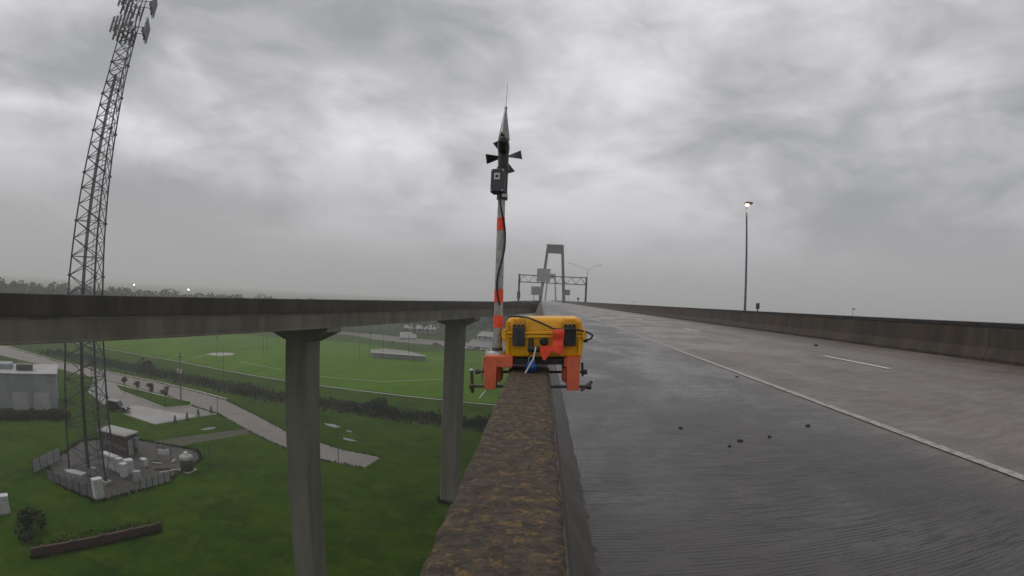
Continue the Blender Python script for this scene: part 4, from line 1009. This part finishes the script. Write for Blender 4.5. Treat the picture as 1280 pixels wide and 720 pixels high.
# stiffening web on the inner side of the left leg, pads against the concrete
for (xl, xin) in ((621.2, -1), (708.5, 1)):
    mb = MB(); mb.box((X(xl) - .004 if xin < 0 else X(xl) - .024, D0 + .1, Z(480)), (X(xl) + .02 if xin < 0 else X(xl) + .004, D1 - .1, Z(462))); mb.build('side_plate', M_red, br)
for (py, yy_) in ((484.5, D0 + .035), (474.0, D1 - .045)):
    for (xa, xb, xh) in ((589.5, 636, 588.5), (684, 738, 737)):
        sc_ = MB().tube([(X(xa), yy_, Z(py)), (X(xb), yy_, Z(py))], .0095, 10); 
        for k in range(int((xb - xa) * S / .012)): sc_.tube([(X(xa) + k * .012, yy_, Z(py)), (X(xa) + k * .012 + .005, yy_, Z(py))], .0118, 8)
        g = sc_.build('clamp_screw', M_rod, br)
        left = xa < 640
        pd = X(634) if left else X(686); MB().tube([(pd - .008, yy_, Z(py)), (pd + .008, yy_, Z(py))], .03, 14).build('pad', M_rod, g)
        if left and py > 480: h = MB().tube([(X(588.5), yy_, Z(464.5)), (X(589.5), yy_, Z(493))], .0125, 10)
        elif left: h = MB().tube([(X(597.5), yy_, Z(454.5)), (X(594.5), yy_, Z(484))], .008, 10)
        elif py > 480: h = MB().tube([(X(727), yy_ - .02, Z(489)), (X(741), yy_ + .02, Z(479))], .011, 10)
        else: h = MB().tube([(X(733), yy_, Z(461)), (X(733.6), yy_, Z(480))], .010, 10)
        h.build('handle', M_tan if (left and py < 480) else M_rod, g)
        MB().tube([(X(xh) - .016, yy_, Z(py)), (X(xh) + .016, yy_, Z(py))], .021, 12).build('hub', M_rod, g)
# white caps at the bar ends and the pale tie hanging below the left clamp
MB().lathe([(.013, 0), (.015, .006), (.010, .012)], 12).build('end_cap', M_white, br, (X(588.5), D0 + .035, Z(464.5)))
MB().tube([(X(599), D0, Z(499)), (X(606), D0 + .02, Z(491)), (X(611), D0 + .05, Z(484))], .006, 8).build('strap', M_white, br)

# --- yellow case
cs = empty('equipment_case', O, 0, 'yellow hard plastic equipment case with black latches clamped on the parapet', 'case'); cs.rotation_euler = (0, -tilt, 0)
CD = .47
def shell(z0, z1, xa0, xb0, xa1, xb1, y0, y1, inset, bev):
    bm_ = bmesh.new()
    v = [(X(xa0), y0, z0), (X(xb0), y0, z0), (X(xb0), y1, z0), (X(xa0), y1, z0), (X(xa1), y0 + inset, z1), (X(xb1), y0 + inset, z1), (X(xb1), y1 - inset, z1), (X(xa1), y1 - inset, z1)]
    vv = [bm_.verts.new(p) for p in v]
    for f in [(3,2,1,0),(4,5,6,7),(0,1,5,4),(1,2,6,5),(2,3,7,6),(3,0,4,7)]: bm_.faces.new([vv[i] for i in f])
    bmesh.ops.bevel(bm_, geom=bm_.edges[:], offset=bev, segments=4, affect='EDGES', profile=.5); bm_.verts.index_update()
    mb = MB(); mb.add([p.co[:] for p in bm_.verts], [[p.index for p in f.verts] for f in bm_.faces], True); bm_.free(); return mb
mb = shell(Z(418.5), Z(446.5), 630, 730, 632.5, 727.5, 0, CD, .0, .022)
mb = MB()
lowm = shell(Z(446.8), Z(419.5), 632.5, 727.5, 629.5, 730.5, .012, CD - .012, -.010, .020); low = lowm.build('body', M_yellow, cs)
lidm = shell(Z(417), Z(397), 629.5, 730.5, 634.5, 726, 0, CD, .022, .030); lid = lidm.build('lid', M_yellow, cs)
# sealing rims
MB().rbox((X(627), -.014, Z(422.4)), (X(733), CD + .014, Z(418.7)), .006, 2).build('rim', M_yellow, low)
MB().rbox((X(626.8), -.016, Z(418.2)), (X(733.2), CD + .016, Z(414.0)), .007, 2).build('rim', M_yellow, lid)
# corner columns and ribs
for px in (634.5, 659.8, 700.6, 724.5):
    MB().rbox((X(px) - .012, -.013, Z(444.5)), (X(px) + .012, .03, Z(422.6)), .006, 2).build('rib', M_yellow, low)
    MB().rbox((X(px) - .012, -.012, Z(413.9)), (X(px) + .012, .06, Z(401.5)), .006, 2).build('rib', M_yellow, lid)
for px in (643, 648.5, 654, 706.5, 712, 717.5):
    MB().rbox((X(px) - .009, -.006, Z(408)), (X(px) + .009, .10, Z(398.2)), .005, 2).build('lid_ridge', M_yellow, lid)
# latches
for c_, dk in ((648.5, M_dark), (712, M_black)):
    g = MB().rbox((X(c_ - 7.6), -.036, Z(432)), (X(c_ + 7.6), -.008, Z(408.5)), .006, 2).build('latch', dk, cs)
    for k in (-1, 0, 1):
        MB().rbox((X(c_ + k * 5.2) - .011, -.032, Z(408.6)), (X(c_ + k * 5.2) + .011, -.004, Z(405)), .004, 2).build('tooth', dk, g)
        MB().rbox((X(c_ + k * 4.6) - .008, -.041, Z(429.5)), (X(c_ + k * 4.6) + .008, -.033, Z(411)), .003, 1).build('rib', dk, g)
    MB().tube([(X(c_ - 7.8), -.022, Z(420.5)), (X(c_ + 7.8), -.022, Z(420.5))], .011, 10).build('hinge_pin', dk, g)
# pressure valve, folded handle, hasps
MB().lathe([(.030, 0), (.030, .012), (.022, .020), (.016, .020)], 18, axis=Matrix.Rotation(R(90), 3, 'X')).build('valve', M_black, cs, (X(680), -.004, Z(426.5)))
g = MB().rbox((X(659.5), -.050, Z(439.5)), (X(676), -.014, Z(432.5)), .012, 3).build('handle', M_black, cs)
for px in (661.5, 665.6): MB().rbox((X(px) - .006, -.042, Z(434)), (X(px) + .008, -.012, Z(422)), .004, 2).build('arm', M_black, g)
for px in (630.8, 729.3): MB().rbox((X(px) - .013, -.030, Z(424.5)), (X(px) + .013, .0, Z(411.5)), .005, 2).build('hasp', M_yellow, cs)
for px in (636, 724): MB().rbox((X(px) - .025, .03, Z(448.6)), (X(px) + .025, .12, Z(446)), .004, 1).build('foot', M_yellow, cs)
# orange tape flapping over the front
def ribbon(pts, wv_, wd_dir, name, m, parent, thick=.003):
    a = [Vector(p) for p in pts]; v, f = [], []
    for p, w_ in zip(a, wv_):
        wd_ = Vector(wd_dir).normalized() * w_ / 2; n_ = Vector((0, thick, 0)); v += [p - wd_, p + wd_, p + wd_ + n_, p - wd_ + n_]
    for i in range(len(a) - 1): f += [(i*4+j, i*4+(j+1) % 4, i*4+4+(j+1) % 4, i*4+4+j) for j in range(4)]
    f += [(0, 1, 2, 3), tuple(range(4*len(a)-1, 4*len(a)-5, -1))]
    return MB().add(v, f).build(name, m, parent)
pts, wv_ = [], []
for k in range(17):
    u = k / 16; py = 410.5 + 27.5 * u
    pts.append((X(697.2 + .5 * math.sin(u * 6)), -.062 - .006 * math.sin(u * 9), Z(py))); wv_.append((13.6 + .8 * math.sin(u * 7)) * S)
tp_ = ribbon(pts, wv_, (1, 0, .04), 'tape_flag', M_tape, cs)
pts, wv_ = [], []
for k in range(17):
    u = k / 16; pts.append((X(703.5 - 28.5 * u), -.076 - .006 * math.sin(u * 7 + .6), Z(435.6 - 1.2 * math.sin(u * 3.1)))); wv_.append((9.0 + 1.4 * math.sin(u * 5 + 1)) * S)
ribbon(pts, wv_, (.12, 0, 1), 'loose_end', M_tape, tp_)
mb = MB(); mb.prism([(X(674.5), Z(434)), (X(690), Z(435)), (X(685), Z(443)), (X(681), Z(449)), (X(678.2), Z(447.5))], 'y', -.088, -.084); mb.build('loose_end', M_tape, tp_)
# black lead over the lid and round the right side
MB().tube([(X(637), .10, Z(396.2)), (X(648), .05, Z(395.6)), (X(660), -.004, Z(397.0)), (X(672), -.018, Z(401.6)), (X(684), -.022, Z(407)), (X(691), -.026, Z(410.5)), (X(704), -.05, Z(411)), (X(716), -.05, Z(411.5)), (X(728), -.028, Z(413.2)), (X(737), .0, Z(416.5)), (X(741.5), .03, Z(420)), (X(739.5), .05, Z(424)), (X(733), .05, Z(426.5))], .0065, 8).build('lead', M_black, cs)
MB().tube([(X(729.5), .05, Z(426.3)), (X(735), .05, Z(426.3))], .014, 12).build('cable_gland', M_black, cs)
# pale cable tie and blue seal hanging under the front
MB().tube([(X(669.8), -.055, Z(432.5)), (X(669), -.062, Z(438)), (X(667), -.066, Z(447)), (X(662), -.066, Z(456)), (X(657), -.07, Z(465)), (X(651.5), -.075, Z(471.5))], .0058, 8).build('cable_tie', M_white, cs)
bb = MB(); bb.lathe([(.004, -.040), (.026, -.030), (.038, -.008), (.038, .010), (.028, .030), (.012, .039)], 20); g = bb.build('padlock', M_blue, cs, (X(664.5), -.030, Z(457.5)))
MB().tube([(-.018, 0, .03), (-.018, 0, .06), (0, 0, .075), (.018, 0, .06), (.018, 0, .03)], .005, 8).build('shackle', M_steel, g)

# --- instrument mast with wind monitor
MY = IY + .12
def m(px, py, dy=0.0): return at(px, py, MY + dy)
B0, T0 = m(621.6, 441.5), m(627.2, 243)
ms = empty('instrument_mast', B0, 0, 'grey instrument mast with orange bands and a wind monitor on top', 'mast')
def rel(p): return p - B0
ax = (T0 - B0).normalized(); Lm = (T0 - B0).length
def ma(t): return ax * (Lm * t)
def band_t(py): return (441.5 - py) / (441.5 - 243)
def rad_t(t): return .034 + (.0265 - .034) * t
MB().tube([ma(0), ma(.5), ma(1.0)], .034, 20, .0265).build('shaft', M_mast, ms)
mb = MB(); mb.lathe([(.090, -.022), (.090, -.004), (.084, .002), (.084, .016), (.040, .018)], 24); fl = mb.build('base_flange', M_steel, ms)
for k in range(4): MB().lathe([(.012, 0), (.012, .012)], 6, smooth=False).build('bolt', M_steel, fl, (.066 * math.cos(k * 1.57 + .5), .066 * math.sin(k * 1.57 + .5), .012))
MB().tube([ma(.012), ma(.036)], .039, 18).build('collar', M_rod, ms)
for (a, b) in ((272.5, 288), (362, 378), (394.5, 409)):
    # elevation is not linear in pixels: find where along the mast those pixels fall
    za, zb_ = m(626, a).z, m(624, b).z; ta, tb = (zb_ - B0.z) / (T0.z - B0.z), (za - B0.z) / (T0.z - B0.z)
    mb = MB(); mb.tube([ma(ta), ma(tb)], rad_t(ta) + .0018, 20, rad_t(tb) + .0018); mb.build('tape_band', M_tape, ms)
cb_, n = [], 40
for k in range(n + 1):
    t_ = .30 + .70 * k / n; a_ = -1.15 + .75 * math.sin(t_ * 11); r_ = rad_t(t_) + .010
    cb_.append(ma(t_) + Vector((math.cos(a_) * r_, math.sin(a_) * r_ , 0)))
MB().tube(cb_, .0068, 7).build('sensor_cable', M_black, ms)
# junction box
c_ = m(624, 227.5); a, b = m(614, 242), m(634.2, 213)
hx, hz_ = (b.x - a.x) / 2 * .96, (b.z - a.z) / 2
g = MB().rbox((-hx, -.055, -hz_), (hx, .045, hz_), .010, 2).build('sensor_box', M_dark, ms, rel(c_)); g.rotation_euler = (0, R(-.5), R(-9))
MB().rbox((-hx + .006, -.0615, -hz_ + .008), (hx - .006, -.0555, hz_ - .008), .002, 1).build('cover', M_dark, g)
MB().rbox((-.024, -.064, .006), (.018, -.062, .054), .0008, 1).build('label_plate', M_white, g)
MB().rbox((-.014, -.066, .020), (.008, -.0643, .040), .0008, 1).build('label_mark', M_black, g)
for sx_ in (-1, 1):
    for sz_ in (-1, 1): MB().lathe([(.007, 0), (.007, .004)], 8, axis=Matrix.Rotation(R(90), 3, 'X')).build('screw', M_steel, g, (sx_ * (hx - .012), -.061, sz_ * (hz_ - .014)))
q = rel(m(627.8, 246)); MB().tube([q - Vector((0, 0, .022)), q + Vector((0, 0, .022))], .040, 16).build('clamp_collar', M_black, ms)
MB().rbox((-.016, -.012, -.014), (.022, .012, .014), .004, 2).build('clamp_screw', M_steel, ms, q + Vector((.018, -.045, 0)))
# wind monitor seen from behind: the tail fin points at the camera, the propeller faces away up the road
wp0, wp1 = rel(m(628.2, 244)), rel(m(629.6, 180))
MB().tube([wp0, wp1], .034, 18, .042).build('post', M_black, ms)
MB().tube([rel(m(628.6, 214)), rel(m(628.9, 209.5))], .046, 18).build('orientation_ring', M_black, ms)
tl_, ns_ = rel(m(628.6, 186.5, -.24)), rel(m(630.4, 186.5, .24))
dirn = (ns_ - tl_); dirn.z = 0; dirn.normalize(); side_ = dirn.cross(Vector((0, 0, 1)))
ctr = (tl_ + ns_) / 2
rotb = Matrix((side_, dirn, Vector((0, 0, 1)))).transposed()          # local y runs forward to the nose
def W(x, y, z): return ctr + rotb @ Vector((x, y, z))
bd = MB(); prof_b = [(-.245, .020), (-.22, .036), (-.10, .044), (0, .045), (.10, .040), (.16, .036), (.20, .022)]
bd.lathe([(r_, y_) for (y_, r_) in prof_b], 20, axis=rotb @ Matrix.Rotation(R(-90), 3, 'X')); bd.v = [tuple(Vector(v) + ctr) for v in bd.v]
bd.build('body', M_black, ms)
fz0, fz1 = rel(m(629, 176)).z - ctr.z + .018, rel(m(629, 138.5)).z - ctr.z
fin = MB(); nf = 8; vv_ = []
for k in range(nf + 1):
    u = k / nf; hw_ = .043 * (1 - u) + .007 * u; y0_, y1_ = -.24 + .17 * u, .10 - .13 * u; zf = fz0 - .03 + (fz1 - fz0 + .03) * u
    vv_ += [W(-.002 * (1 - u) - .012 * (1 - u), y0_, zf), W(hw_, (y0_ + y1_) / 2, zf), W(.0, y1_, zf), W(-hw_, (y0_ + y1_) / 2, zf)]
ff = [(3, 2, 1, 0), tuple(range(nf * 4, nf * 4 + 4))]
for k in range(nf): ff += [(k*4+j, k*4+(j+1) % 4, k*4+4+(j+1) % 4, k*4+4+j) for j in range(4)]
fin.add(vv_, ff).build('tail_fin', M_fin, ms)
MB().tube([W(-.014, -.245, fz0 - .035), W(-.002, -.075, fz1)], .0065, 8, .005).build('fin_edge', M_steel, ms)
MB().lathe([(.009, -.012), (.013, 0), (.009, .014)], 10).build('fin_tip', M_black, ms, W(0, -.05, fz1))
wh = W(0, -.05, fz1); MB().tube([wh, wh + Vector((.004, 0, (m(629, 107).z - m(629, 138).z) * 1.0))], .0028, 6, .0016).build('whip_antenna', M_steel, ms)
hubp = W(0, .215, 0); hb = MB(); hb.lathe([(.032, -.02), (.032, .01), (.022, .035), (.006, .05)], 16, axis=rotb @ Matrix.Rotation(R(-90), 3, 'X')); hb.v = [tuple(Vector(v) + hubp) for v in hb.v]
pr = hb.build('propeller_hub', M_black, ms)
for ang in (10, 114, 190, 294):
    v, f = [], []; n = 7
    for k in range(n + 1):
        u = k / n; r_ = .018 + .122 * u; w_ = .016 + .066 * u; tw_ = R(48 - 34 * u)
        e1 = Vector((math.cos(R(ang)), 0, math.sin(R(ang)))); e2 = Vector((-math.sin(R(ang)), 0, math.cos(R(ang))))
        dv = e2 * math.cos(tw_) + Vector((0, 1, 0)) * math.sin(tw_); nv = e1.cross(dv).normalized() * .0022
        c0 = e1 * r_
        for p in (c0 - dv * w_/2 - nv, c0 + dv * w_/2 - nv, c0 + dv * w_/2 + nv, c0 - dv * w_/2 + nv): v.append(hubp + rotb @ p)
    for k in range(n): f += [(k*4+j, k*4+(j+1) % 4, k*4+4+(j+1) % 4, k*4+4+j) for j in range(4)]
    f += [(3, 2, 1, 0), (n*4, n*4+1, n*4+2, n*4+3)]
    MB().add(v, f).build('blade', M_black, pr)

# ================================================================== HAZE (rain-wet air)
hm_ = bpy.data.materials.new('rain_haze'); hm_.use_nodes = True; t = hm_.node_tree; t.nodes.clear()
pv = t.nodes.new('ShaderNodeVolumePrincipled'); pv.inputs['Color'].default_value = (.99, .97, .985, 1); pv.inputs['Density'].default_value = 0.0010; pv.inputs['Anisotropy'].default_value = 0.2
ou = t.nodes.new('ShaderNodeOutputMaterial'); t.links.new(pv.outputs[0], ou.inputs['Volume'])
hzb = MB().box((-3000, -800, GZ - 1.5), (3000, 3400, 46)).build('haze', hm_); tag(hzb, kind='stuff')
